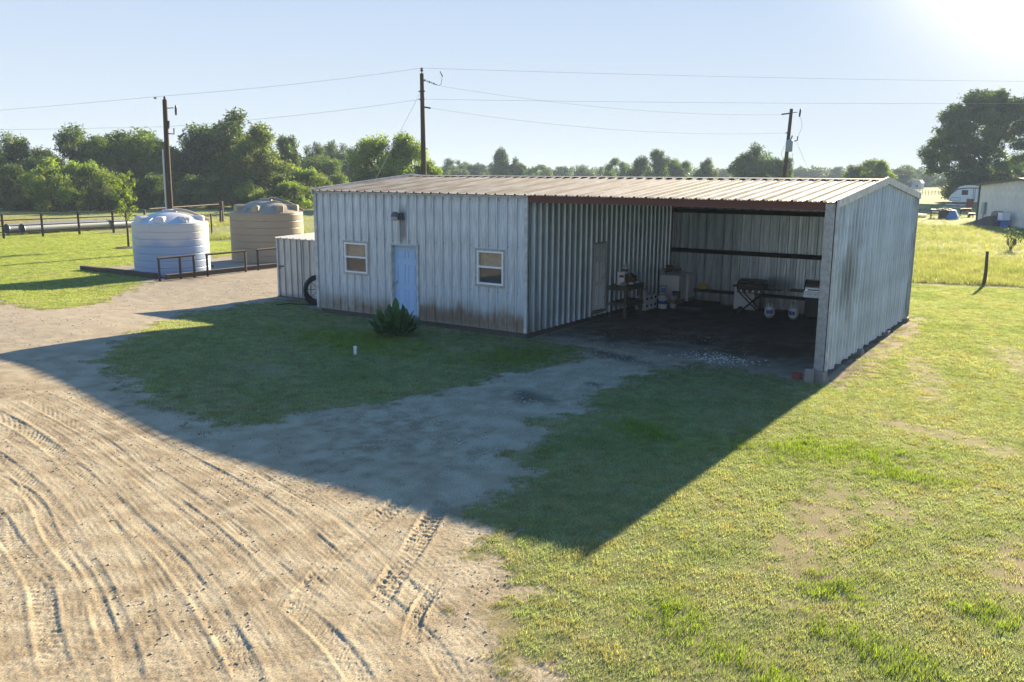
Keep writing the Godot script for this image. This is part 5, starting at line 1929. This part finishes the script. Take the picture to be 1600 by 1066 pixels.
	put("bottle", done(st), "plastic_white", j2)
	part_tube("cap", [Vector3(0, 0.2, 0), Vector3(0, 0.225, 0)], 0.03, "blue_label", j2)
	var tin := thing("paint_tin", "small grey tin on top of the middle white carton", "tin", Vector3(7.82, y + 0.46, -6.78))
	part_tube("can", [Vector3(0, 0, 0), Vector3(0, 0.17, 0)], 0.085, "enamel_grey", tin, 16)
	st = S()
	ring_tube(st, Vector3(0, 0.17, 0), Vector3.RIGHT, Vector3.BACK, 0.082, 0.008, 18, 5)
	put("rim", done(st), "steel", tin)
	# two pails, a bag standing on one
	for b in [["white plastic pail with a dark band, a printed bag standing on it", Vector3(8.28, y, -7.12), 0.155, "plastic_white"], ["smaller pale pail with brown marks right of the white pail", Vector3(8.53, y, -7.38), 0.12, "enamel_grey"]]:
		var p := thing("pail", b[0], "pail", b[1], 0.0)
		st = S()
		var r: float = b[2]
		lathe(st, [Vector2(0, 0.0), Vector2(r * 0.88, 0.002), Vector2(r * 0.9, 0.02), Vector2(r, 0.34), Vector2(r * 1.06, 0.345), Vector2(r * 1.06, 0.38), Vector2(0.0, 0.385)], 24)
		put("tub", done(st), b[3], p)
		st = S()
		lathe(st, [Vector2(r * 0.953, 0.15), Vector2(r * 0.988, 0.26)], 24)
		put("band", done(st), "blue_label" if r > 0.14 else "cardboard", p)
		st = S()
		var pts := []
		for k in 9:
			var a := PI * k / 8.0
			pts.append(Vector3(cos(a) * r * 1.07, 0.33 - 0.1 * sin(a), sin(a) * r * 0.6 + 0.05))
		tube(st, pts, 0.005, 5)
		put("handle", done(st), "grey_dark", p)
	var seed_bag := sack("seed_bag", "printed bag slumped on the white pail", "bag", Vector3(8.27, y + 0.385, -7.12), Vector3(0.24, 0.36, 0.18), "enamel_grey", 0.3)
	part_box("print", Vector3(0.01, 0.2, 0.083), Vector3(0.14, 0.16, 0.012), "blue_label", seed_bag)
	part_box("print", Vector3(0.0, 0.07, 0.091), Vector3(0.14, 0.05, 0.012), "cardboard", seed_bag)
	var bb := sack("dark_sack", "dark sack leaning on the washing machine behind the smaller pail", "sack", Vector3(8.50, y, -7.66), Vector3(0.26, 0.52, 0.2), "black_paint", 0.2)
	part_box("print", Vector3(0.05, 0.2, 0.088), Vector3(0.1, 0.2, 0.02), "cardboard", bb)
	# washer and dryer on a low slab
	var slab := part_box("slab", Vector3(0, 0.05, 0), Vector3(1.75, 0.12, 1.7), "dark_concrete", self)
	slab.position = Vector3(8.62, y - 0.02, -8.2)
	tag(slab, "low concrete slab under the washing machine and dryer", "slab")
	for b in [["white washing machine with a sloping control panel nearest the opening", Vector3(8.15, y + 0.09, -8.15), true], ["white clothes dryer behind the washing machine", Vector3(8.20, y + 0.09, -8.82), false]]:
		var m := thing("washing_machine" if b[2] else "clothes_dryer", b[0], "washing machine" if b[2] else "dryer", b[1], 0.0)
		st = S()
		bevel_box(st, Vector3(0, 0.45, 0), Vector3(0.70, 0.90, 0.62), 0.02)
		put("cabinet", done(st), "enamel", m)
		st = S()
		prism(st, [[-0.35, 0.90], [-0.12, 0.90], [-0.24, 1.08], [-0.35, 1.08]], -0.31, 0.31)
		put("control_panel", done(st), "enamel_grey", m)
		part_box("lid", Vector3(0.10, 0.907, 0), Vector3(0.46, 0.016, 0.56), "enamel", m)
		part_box("kick_plate", Vector3(0.352, 0.06, 0), Vector3(0.006, 0.10, 0.58), "enamel_grey", m)
		if not b[2]:
			part_box("door_panel", Vector3(0.353, 0.55, 0), Vector3(0.008, 0.5, 0.46), "enamel", m)
		for k in 3:
			part_tube("knob", [Vector3(-0.18, 0.99, -0.2 + 0.2 * k), Vector3(-0.14, 1.01, -0.2 + 0.2 * k)], 0.028, "grey_dark", m, 10)
	var junk := sack("bundle", "dark bundle of rags on top of the washing machine's panel", "bundle", Vector3(7.98, y + 1.15, -8.2), Vector3(0.26, 0.14, 0.4), "cardboard", 0.1)
	junk.set_meta("label", "brown bundle lying on the washing machine's control panel")
	sack("yellow_bag", "small yellow bag on the lowest black girt", "bag", Vector3(8.88, 0.34, -9.0), Vector3(0.26, 0.20, 0.1), "yellow_bag", 0.0)
	# white freezer box behind the folding griddle
	var fz := thing("small_fridge", "small white fridge behind the folding griddle", "fridge", Vector3(10.5, y, -8.72))
	st = S()
	bevel_box(st, Vector3(0, 0.43, 0), Vector3(0.68, 0.86, 0.5), 0.02)
	put("cabinet", done(st), "enamel", fz)
	part_box("door_panel", Vector3(0, 0.45, 0.262), Vector3(0.66, 0.78, 0.03), "enamel", fz)
	part_box("handle", Vector3(0.27, 0.62, 0.287), Vector3(0.03, 0.2, 0.03), "enamel_grey", fz)
	# griddle on crossed folding legs
	var gr := thing("folding_griddle", "black flat-top griddle on crossed folding legs", "grill", Vector3(11.0, y, -7.7), 0.12)
	st = S()
	bevel_box(st, Vector3(0, 0.885, 0), Vector3(0.86, 0.20, 0.50), 0.025)
	put("cook_box", done(st), "black_paint", gr)
	st = S()
	prism(st, [[-0.42, 0.0], [0.42, 0.0], [0.38, 0.09], [-0.38, 0.09]], -0.26, 0.24)
	var lidp := put("lid", done(st), "black_paint", gr)
	lidp.position = Vector3(0, 0.987, 0)
	part_box("front_panel", Vector3(0, 0.74, 0.235), Vector3(0.82, 0.12, 0.03), "black_paint", gr)
	part_box("nameplate", Vector3(-0.05, 0.90, 0.252), Vector3(0.20, 0.025, 0.006), "rust", gr)
	for k in 4:
		part_tube("knob", [Vector3(-0.28 + 0.18 * k, 0.74, 0.25), Vector3(-0.28 + 0.18 * k, 0.74, 0.285)], 0.032, "steel", gr, 12)
	for z in [-0.2, 0.2]:
		part_tube("leg", [Vector3(-0.36, 0.02, z), Vector3(0.36, 0.70, z)], 0.022, "black_paint", gr, 6)
		part_tube("leg", [Vector3(0.36, 0.02, z + 0.03), Vector3(-0.36, 0.70, z + 0.03)], 0.022, "black_paint", gr, 6)
	part_tube("cross_bar", [Vector3(0.0, 0.36, -0.2), Vector3(0.0, 0.36, 0.23)], 0.02, "black_paint", gr, 6)
	for z in [-0.22, 0.24]:
		part_tube("wheel", [Vector3(-0.38, 0.09, z - 0.03), Vector3(-0.38, 0.09, z + 0.03)], 0.09, "rubber", gr, 14)
	part_tube("side_handle", [Vector3(-0.43, 0.86, -0.18), Vector3(-0.56, 0.86, -0.16), Vector3(-0.56, 0.86, 0.16), Vector3(-0.43, 0.86, 0.18)], 0.018, "black_paint", gr, 6)
	part_box("side_shelf", Vector3(0.66, 0.80, 0.0), Vector3(0.46, 0.025, 0.40), "black_paint", gr)
	# propane cylinders
	propane("propane cylinder with a blue label right of the folding griddle", Vector3(11.70, y, -7.35), 0.3)
	propane("propane cylinder with a blue label nearest the tall steel grill", Vector3(12.38, y, -7.5), -0.1)
	# gas grill with steel lid
	var g := thing("gas_grill", "tall gas grill with a steel lid, black cart and side table", "grill", Vector3(12.98, y, -8.15), 0.1)
	part_box("cart_panel", Vector3(0, 0.34, 0.22), Vector3(0.84, 0.60, 0.03), "black_paint", g)
	for s in [-1, 1]:
		part_box("cart_side", Vector3(0.405 * s, 0.34, 0), Vector3(0.03, 0.60, 0.42), "black_paint", g)
	part_box("cart_floor", Vector3(0, 0.06, 0), Vector3(0.84, 0.04, 0.46), "black_paint", g)
	part_box("cook_box", Vector3(0, 0.72, -0.02), Vector3(0.90, 0.16, 0.48), "black_paint", g)
	var cp := part_box("control_panel", Vector3(0, 0.73, 0.25), Vector3(0.94, 0.19, 0.05), "steel", g, Basis(Vector3.RIGHT, -0.25))
	for k in 4:
		var kn := part_tube("knob", [Vector3(-0.33 + 0.22 * k, 0.73, 0.27), Vector3(-0.33 + 0.22 * k, 0.74, 0.325)], 0.036, "steel", cp, 14)
		part_tube("knob_cap", [Vector3(-0.33 + 0.22 * k, 0.74, 0.324), Vector3(-0.33 + 0.22 * k, 0.741, 0.330)], 0.022, "black_paint", g, 12)
		kn.name = "knob" if k == 0 else "knob_%03d" % k
	st = S()
	var prof := []
	for k in 9:
		var a := PI * 0.5 * k / 8.0
		prof.append([0.25 * cos(a), 0.81 + 0.33 * sin(a)])
	# lid: a quarter-round hood drawn along the grill
	for k in 8:
		var p: Array = prof[k]
		var q: Array = prof[k + 1]
		quad(st, Vector3(-0.44, p[1], p[0]), Vector3(-0.44, q[1], q[0]), Vector3(0.44, q[1], q[0]), Vector3(0.44, p[1], p[0]))
	quad(st, Vector3(-0.44, 1.14, 0.0), Vector3(-0.44, 1.14, -0.2), Vector3(0.44, 1.14, -0.2), Vector3(0.44, 1.14, 0.0))
	quad(st, Vector3(0.44, 0.81, -0.2), Vector3(0.44, 1.14, -0.2), Vector3(-0.44, 1.14, -0.2), Vector3(-0.44, 0.81, -0.2))
	var hood := put("lid", done(st), "steel", g)
	for s in [-1, 1]:
		st = S()
		var outline := [[-0.2, 0.81]]
		for p in prof:
			outline.append(p)
		outline.append([-0.2, 1.14])
		prism(st, outline, -0.015, 0.015)
		var cap := put("lid_end", done(st), "black_paint", hood)
		cap.transform = Transform3D(Basis(Vector3(0, 0, 1), Vector3.UP, Vector3(-1, 0, 0)), Vector3(0.455 * s, 0, 0))
	part_tube("lid_handle", [Vector3(-0.34, 0.87, 0.25), Vector3(-0.34, 0.87, 0.30), Vector3(0.34, 0.87, 0.30), Vector3(0.34, 0.87, 0.25)], 0.016, "steel", hood, 8)
	st = S()
	lathe(st, [Vector2(0.045, 0.0), Vector2(0.045, 0.012), Vector2(0.0, 0.014)], 20)
	var gauge := put("thermometer", done(st), "black_paint", hood)
	gauge.transform = Transform3D(Basis(Vector3.RIGHT, 1.0), Vector3(0, 1.0, 0.205))
	part_box("side_table", Vector3(-0.68, 0.80, 0.02), Vector3(0.44, 0.05, 0.42), "black_paint", g)
	part_box("side_table", Vector3(0.68, 0.80, 0.02), Vector3(0.44, 0.05, 0.42), "black_paint", g)
	for x in [-0.36, 0.36]:
		part_tube("caster", [Vector3(x, 0.03, 0.16), Vector3(x + 0.03, 0.03, 0.16)], 0.035, "rubber", g, 10)
	var lt := part_tube("pipe_stub", [Vector3(0, 0, 0), Vector3(0.02, 0.34, 0)], 0.03, "conduit", self)
	lt.position = Vector3(11.92, y, -8.8)
	tag(lt, "short pale pipe standing by the back wall between the propane cylinders", "pipe")
	var wb := part_box("white_bin", Vector3(0, 0.2, 0), Vector3(0.36, 0.40, 0.26), "enamel_grey", self)
	wb.position = Vector3(12.28, y, -8.75)
	tag(wb, "low pale bin against the back wall left of the steel grill", "bin")


func sack(called: String, label: String, category: String, at: Vector3, size: Vector3, m: String, lean: float) -> Node3D:
	var t := thing(called, label, category, at, 0.4)
	var st := S()
	var r := RandomNumberGenerator.new()
	r.seed = int(size.x * 1000.0 + size.y * 77.0)
	var rings := []
	for j in 8:
		var u := j / 7.0
		var ring := []
		var thick := lerpf(1.0, 0.16, pow(u, 2.2))
		for k in 16:
			var a := TAU * k / 16.0
			var sx := signf(cos(a)) * pow(absf(cos(a)), 0.55)
			var sz := signf(sin(a)) * pow(absf(sin(a)), 0.55)
			var w := 1.0 + 0.07 * r.randf_range(-1.0, 1.0)
			ring.append(Vector3(sx * size.x * 0.5 * w * (1.0 - 0.08 * sin(u * PI)), u * size.y, sz * size.z * 0.5 * thick * w + lean * 0.05 * u))
		rings.append(ring)
	st.set_smooth_group(3)
	for j in 7:
		for k in 16:
			var l := (k + 1) % 16
			quad(st, rings[j][k], rings[j + 1][k], rings[j + 1][l], rings[j][l])
	for k in range(1, 15):
		for v in [0, k + 1, k]:
			st.add_vertex(rings[7][v])
	put("sack", done(st), m, t)
	return t


func crumple(r: float, seed_: int) -> ArrayMesh:
	var st := S()
	var rr := RandomNumberGenerator.new()
	rr.seed = seed_
	var rings := []
	for j in 6:
		var u := j / 5.0
		var ring := []
		for k in 12:
			var a := TAU * k / 12.0
			var d := r * cos(u * PI * 0.5) * rr.randf_range(0.7, 1.3) + 0.002
			ring.append(Vector3(cos(a) * d, r * 0.8 * sin(u * PI * 0.5) * rr.randf_range(0.8, 1.1), sin(a) * d * 1.2))
		rings.append(ring)
	for j in 5:
		for k in 12:
			var l := (k + 1) % 12
			quad(st, rings[j][k], rings[j + 1][k], rings[j + 1][l], rings[j][l])
	return done(st)


# ---------------------------------------------------------------- small things near the shed

func canna_leaf(long: float, wide: float, bend: float) -> ArrayMesh:
	var st := S(true)
	st.set_smooth_group(4)
	var rows := []
	for j in 8:
		var u := j / 7.0
		var w := wide * pow(sin(clampf(u * 0.94 + 0.06, 0.0, 1.0) * PI), 0.62) * (1.0 - 0.18 * u)
		var y := long * (u - 0.12 * bend * u * u)
		var z := long * bend * 0.55 * u * u
		rows.append([Vector3(-w * 0.5, y, z + w * 0.22), Vector3(0, y, z), Vector3(w * 0.5, y, z + w * 0.22)])
	for j in 7:
		for s in 2:
			quad(st, rows[j][s], rows[j + 1][s], rows[j + 1][s + 1], rows[j][s + 1])
	return done(st)


func build_small_things():
	# leafy plant by the front door
	var p := thing("canna_plant", "broad-leaved dark green plant growing in front of the front door", "plant", Vector3(4.52, -0.13, 1.62))
	var kinds := [canna_leaf(0.46, 0.20, 0.18), canna_leaf(0.44, 0.20, 0.40), canna_leaf(0.40, 0.19, 0.70)]
	var r := RandomNumberGenerator.new()
	r.seed = 5150
	var st := S()
	for k in 84:
		var a := k * 2.399
		var d := sqrt((k + 0.5) / 84.0)
		var foot := Vector3(cos(a) * d * 0.48, 0, sin(a) * d * 0.36)
		var tilt := 0.04 + 0.46 * d * r.randf_range(0.4, 1.4)
		var b := Basis(Vector3.UP, PI * 0.5 - a + r.randf_range(-0.9, 0.9)) * Basis(Vector3.RIGHT, tilt)
		var stalk := lerpf(0.60, 0.10, d) * r.randf_range(0.35, 1.15)
		var leaf := put("leaf", kinds[0 if d < 0.5 else (1 if d < 0.8 else 2)], "leaf_canna" if k % 3 else "leaf_canna_pale", p)
		leaf.transform = Transform3D(b.scaled(Vector3.ONE * r.randf_range(0.8, 1.15)), foot + b.y * stalk)
		tube(st, [foot, foot + b.y * (stalk + 0.05)], [0.014, 0.009], 5)
	var stems := put("stems", done(st), "leaf_canna", p)
	stems.set_meta("kind", "stuff")
	# capped pipe in the lawn
	var v := thing("vent_pipe", "short white capped pipe standing in the shaded lawn", "pipe", Vector3(5.63, -0.14, 4.25))
	part_tube("pipe", [Vector3(0, -0.05, 0), Vector3(0.008, 0.22, 0)], 0.034, "plastic_white", v, 14)
	part_tube("cap", [Vector3(0.0075, 0.20, 0), Vector3(0.009, 0.25, 0)], 0.041, "plastic_white", v, 14)
	# blocks at the corner post
	var yb := base_height(15.0, 0.3)
	for b in [["tan concrete block standing upright beside the corner post", Vector3(14.98, yb, 0.22), Vector3(0.19, 0.30, 0.14), "concrete", 0.15, "block"], ["tan concrete block under the foot of the corner post", Vector3(15.17, yb, 0.02), Vector3(0.2, 0.24, 0.24), "concrete", -0.1, "block"], ["red brick lying left of the concrete block at the corner post", Vector3(14.70, yb, 0.12), Vector3(0.21, 0.16, 0.12), "red_brick", 0.25, "brick"]]:
		st = S()
		bevel_box(st, Vector3(0, b[2].y * 0.5 - 0.02, 0), b[2], 0.012)
		var o := put("red_brick" if b[5] == "brick" else "concrete_block", done(st), b[3], self)
		o.position = b[1]
		o.rotation.y = b[4]
		tag(o, b[0], b[5], "blocks at the corner post" if b[5] == "block" else "")


# ---------------------------------------------------------------- grass, stones

func tuft(n: int, reach: float, tall: float, wide: float, lean: float, seed_: int) -> ArrayMesh:
	var r := RandomNumberGenerator.new()
	r.seed = seed_
	var v := PackedVector3Array()
	var nn := PackedVector3Array()
	var cc := PackedColorArray()
	var idx := PackedInt32Array()
	for k in n:
		var a := r.randf() * TAU
		var d := reach * sqrt(r.randf())
		var foot := Vector3(cos(a) * d, -0.01, sin(a) * d)
		var h := tall * r.randf_range(0.45, 1.15)
		var t := r.randf() * TAU
		var dir := Vector3(cos(t), 0, sin(t))
		var side := Vector3(-dir.z, 0, dir.x) * wide * 0.5 * r.randf_range(0.7, 1.3)
		var bend := dir * h * lean * r.randf_range(0.3, 1.3)
		var mid := foot + Vector3.UP * h * 0.55 + bend * 0.35
		var tip := foot + Vector3.UP * h * 0.95 + bend
		var at := v.size()
		v.append_array([foot - side, foot + side, mid - side * 0.8, mid + side * 0.8, tip])
		var up := (side.cross(mid - foot).normalized() + Vector3.UP * 0.25).normalized()
		var tone := r.randf_range(0.75, 1.2)
		for e in 5:
			nn.append(up)
			cc.append(Color(tone, tone, tone))
		idx.append_array([at, at + 2, at + 1, at + 1, at + 2, at + 3, at + 2, at + 4, at + 3])
	var arr := []
	arr.resize(Mesh.ARRAY_MAX)
	arr[Mesh.ARRAY_VERTEX] = v
	arr[Mesh.ARRAY_NORMAL] = nn
	arr[Mesh.ARRAY_COLOR] = cc
	arr[Mesh.ARRAY_INDEX] = idx
	var mesh := ArrayMesh.new()
	mesh.add_surface_from_arrays(Mesh.PRIMITIVE_TRIANGLES, arr)
	return mesh


func build_grass():
	var eye := Vector3(19.82, 0, 18.77)
	var r := RandomNumberGenerator.new()
	r.seed = 8080
	var lawn := []
	var lawn_c := PackedColorArray()
	var lush := []
	var lush_c := PackedColorArray()
	# mown lawn, in square cells that grow away from the yard's near end
	for zone in [[9.0, 26.0, -2.0, 16.5, 0.085, 1.0], [-8.0, 13.0, -2.0, 10.5, 0.12, 1.25], [9.5, 34.0, -20.5, -2.0, 0.105, 1.25], [-44.0, -5.0, -16.0, 9.0, 0.17, 1.5]]:
		var step: float = zone[4]
		var z: float = zone[2]
		while z < zone[3]:
			var x: float = zone[0]
			while x < zone[1]:
				var px: float = x + r.randf() * step
				var pz: float = z + r.randf() * step
				x += step
				var g := sample(mask_grass, px, pz, 1.0)
				if g < 0.06 or r.randf() > g:
					continue
				if zone[1] == 13.0 and (px > 9.0):
					continue
				if zone[0] == 9.5 and pz < -19.7 - 0.29 * (px - 15.0) + 0.4:
					continue
				if px > -0.2 and px < W2 + 0.1 and pz > -DEEP and pz < 0.05:
					continue
				# cells outside the picture's wedge stay thinner
				var ahead := (Vector2(px - eye.x, pz - eye.z)).rotated(0.592)
				if absf(ahead.x) > -ahead.y * 0.72 + 2.5:
					if r.randf() < 0.8:
						continue
				var bare := sample(mask_bare, px, pz, 0.0)
				if r.randf() < bare * 0.72:
					continue
				var l := sample(mask_lush, px, pz, 0.0)
				l = maxf(l, 0.9 * smooth(0.52, 0.70, noise_a.get_noise_2d(px * 0.9 + 17.0, pz * 0.9)))
				var n1 := noise_a.get_noise_2d(px * 0.45, pz * 0.45)
				var n2 := noise_b.get_noise_2d(px * 2.2, pz * 2.2)
				var left: bool = zone[0] == -44.0
				var c := Color(0.42, 0.45, 0.31).lerp(Color(0.25, 0.31, 0.135), clampf(0.30 + 0.9 * n1 + 0.5 * n2, 0.0, 1.0))
				c = c.lerp(Color(0.42, 0.34, 0.20), clampf(-0.06 + 0.9 * n2 - 0.5 * n1 + 0.25 * r.randf(), 0.0, 0.8))
				if left:
					c = c.lerp(Color(0.37, 0.42, 0.10), 0.7)
				if g < 0.85:
					c = c.lerp(Color(0.17, 0.115, 0.055), (0.85 - g) * 0.9)
				c = c.lerp(Color(0.24, 0.315, 0.038), l)
				c *= r.randf_range(0.62, 1.25)
				var s: float = zone[5] * r.randf_range(0.75, 1.25)
				var y := ground_height(px, pz, g)
				var b := Basis(Vector3.UP, r.randf() * TAU).scaled(Vector3(s, minf(s, 1.5) * (1.0 + 0.4 * n2), s))
				if r.randf() < l * 1.0 - 0.10:
					var ls: float = minf(zone[5], 1.5) * r.randf_range(0.6, 1.2) * (0.45 + 0.6 * l)
					lush.append(Transform3D(Basis(Vector3.UP, r.randf() * TAU).scaled(Vector3.ONE * ls), Vector3(px, y, pz)))
					lush_c.append(c)
				else:
					lawn.append(Transform3D(b, Vector3(px, y, pz)))
					lawn_c.append(c)
			z += step
	var o := scatter("lawn_grass", tuft(44, 0.09, 0.042, 0.0048, 0.8, 41), "turf", lawn, lawn_c)
	tag(o, "short mown lawn grass round the shed and in the left yard", "grass", "", "stuff")
	o = scatter("lush_grass", tuft(24, 0.085, 0.085, 0.0055, 0.9, 42), "turf", lush, lush_c)
	tag(o, "taller bright green grass tufts in patches of the lawn", "grass", "", "stuff")
	# meadow of tall grass: right of the shed beyond the fence line, and the pasture at left
	var tall := []
	var tall_c := PackedColorArray()
	for zone in [[7.0, 26.0, -34.0, -18.5, 0.20, 0.95], [2.0, 26.0, -66.0, -34.0, 0.42, 0.9], [-8.0, 24.0, -130.0, -66.0, 1.0, 0.9], [-70.0, -24.0, -46.0, -12.0, 0.75, 0.6], [-100.0, -40.0, -75.0, 6.0, 1.15, 0.7], [-29.5, -26.5, -20.0, -16.0, 0.2, 0.9], [-43.0, -39.0, -30.0, -26.0, 0.4, 1.3]]:
		var step: float = zone[4]
		var z: float = zone[2]
		while z < zone[3]:
			var x: float = zone[0]
			while x < zone[1]:
				var px: float = x + r.randf() * step
				var pz: float = z + r.randf() * step
				x += step
				if zone[0] == 7.0 and pz > -20.0 - 0.29 * (px - 15.0) + 0.3 * noise_a.get_noise_2d(px, pz):
					continue
				if zone[0] == 7.0 and px < 15.4 and pz > -12.0:
					continue
				if px > 8.0 and pz < -66.0 and (px - 9.3) * 0.937 - (pz + 80.1) * 0.348 > -1.0:
					continue
				if zone[0] == -70.0 and px > -37.0 and pz > -14.0:
					continue
				var n1 := noise_a.get_noise_2d(px * 0.16, pz * 0.16)
				var n2 := noise_b.get_noise_2d(px * 0.6, pz * 0.6)
				var c := Color(0.33, 0.33, 0.17).lerp(Color(0.47, 0.42, 0.29), clampf(0.3 + 0.9 * n2, 0.0, 1.0))
				c = c.lerp(Color(0.16, 0.20, 0.06), clampf(0.05 + 1.1 * n1, 0.0, 0.9))
				c *= r.randf_range(0.75, 1.2)
				var s: float = zone[5] * r.randf_range(0.65, 1.3)
				tall.append(Transform3D(Basis(Vector3.UP, r.randf() * TAU).scaled(Vector3(s, s * (0.9 + 0.5 * n1), s)), Vector3(px, base_height(px, pz) - 0.02, pz)))
				tall_c.append(c)
			z += step
	o = scatter("meadow_grass", tuft(30, 0.22, 0.32, 0.012, 0.7, 43), "turf", tall, tall_c)
	tag(o, "tall pale meadow grass beyond the fence lines", "grass", "", "stuff")
	# a bushy weed in the meadow at the right edge
	var wd := thing("meadow_weed", "tall branching weed in the meadow at the right edge", "plant", Vector3(15.45, -0.15, -40.1))
	var st := S()
	var where := []
	var tints := PackedColorArray()
	for k in 7:
		var a := k * 2.4
		var tip := Vector3(cos(a) * 0.45 + 0.12, 0.8 + 0.11 * k, sin(a) * 0.45)
		tube(st, [Vector3.ZERO, tip * 0.5 + Vector3.UP * 0.1, tip], [0.02, 0.014, 0.006], 5)
		for j in 8:
			where.append(Transform3D(Basis.from_euler(Vector3(r.randf() * TAU, r.randf() * TAU, 0)), tip * r.randf_range(0.35, 1.05) + Vector3(r.randfn(), r.randfn(), r.randfn()) * 0.06))
			tints.append(Color.WHITE * r.randf_range(0.7, 1.2))
	put("stem", done(st), "bark", wd)
	var fol := scatter("foliage", leaf_clump(6, 0.10, 0.14, 12), "leaf_olive", where, tints, wd)
	fol.set_meta("kind", "stuff")
	# loose stones and clods on the sand
	st = S(true)
	var pts := []
	for d in [Vector3(1, 0, 0), Vector3(-1, 0, 0), Vector3(0, 1, 0), Vector3(0, -1, 0), Vector3(0, 0, 1), Vector3(0, 0, -1)]:
		pts.append(d * r.randf_range(0.7, 1.2))
	for f in [[0, 2, 4], [4, 2, 1], [1, 2, 5], [5, 2, 0], [4, 3, 0], [1, 3, 4], [5, 3, 1], [0, 3, 5]]:
		for k in [f[0], f[2], f[1]]:
			st.add_vertex(pts[k])
	var stone := done(st)
	var rocks := []
	var rock_c := PackedColorArray()
	for k in 36000:
		var near := k < 24000
		var px := r.randf_range(3.0, 17.0) if near else r.randf_range(-9.0, 13.0)
		var pz := r.randf_range(8.5, 16.2) if near else r.randf_range(-4.0, 10.0)
		var g := sample(mask_grass, px, pz, 1.0)
		if g > 0.5 and r.randf() > 0.04:
			continue
		if px > 0.0 and px < 7.7 and pz < 0.0 and pz > -DEEP:
			continue
		var patch := noise_a.get_noise_2d(px * 0.6 + 33.0, pz * 0.6)
		if r.randf() > 0.35 + 1.1 * patch:
			continue
		var s := 0.005 + 0.015 * pow(r.randf(), 6.0) + (0.006 if not near else 0.0)
		var b := Basis.from_euler(Vector3(r.randf() * TAU, r.randf() * TAU, r.randf() * TAU)).scaled(Vector3(s, s * 0.7, s))
		rocks.append(Transform3D(b, Vector3(px, ground_height(px, pz, g) + s * 0.25, pz)))
		var t := r.randf()
		rock_c.append((Color(0.36, 0.27, 0.19).lerp(Color(0.50, 0.46, 0.40), t) if t < 0.8 else Color(0.22, 0.16, 0.11)) * r.randf_range(0.7, 1.1))
	# gravel worked into the drive that leads to the carport
	for k in 16000:
		var px := r.randf_range(7.5, 13.2)
		var pz := r.randf_range(-0.6, 8.6)
		var g := sample(mask_grass, px, pz, 1.0)
		if g > 0.55 or r.randf() > 0.55 + 0.9 * noise_a.get_noise_2d(px * 0.8, pz * 0.8):
			continue
		var s := 0.005 + 0.012 * pow(r.randf(), 3.0)
		rocks.append(Transform3D(Basis.from_euler(Vector3(r.randf() * TAU, r.randf() * TAU, 0)).scaled(Vector3(s, s * 0.7, s)), Vector3(px, ground_height(px, pz, g) + s * 0.3, pz)))
		rock_c.append(Color(0.42, 0.39, 0.34) * r.randf_range(0.5, 1.25))
	o = scatter("loose_stones", stone, "stone", rocks, rock_c)
	tag(o, "loose small stones and clods over the sandy yard", "stones", "", "stuff")
	# pale rubble at the mouth of the carport
	rocks = []
	rock_c = PackedColorArray()
	for k in 260:
		var px := 12.6 + r.randfn() * 0.45
		var pz := -0.65 + r.randfn() * 0.28
		var s := 0.012 + 0.022 * pow(r.randf(), 2.0)
		rocks.append(Transform3D(Basis.from_euler(Vector3(r.randf() * TAU, r.randf() * TAU, 0)).scaled(Vector3(s, s * 0.6, s)), Vector3(px, ground_height(px, pz, 0.0) + s * 0.3, pz)))
		rock_c.append(Color(0.62, 0.62, 0.60) * r.randf_range(0.6, 1.0))
	o = scatter("pale_rubble", stone, "stone", rocks, rock_c)
	tag(o, "pale broken rubble on the dark ground at the carport's mouth", "rubble", "", "stuff")
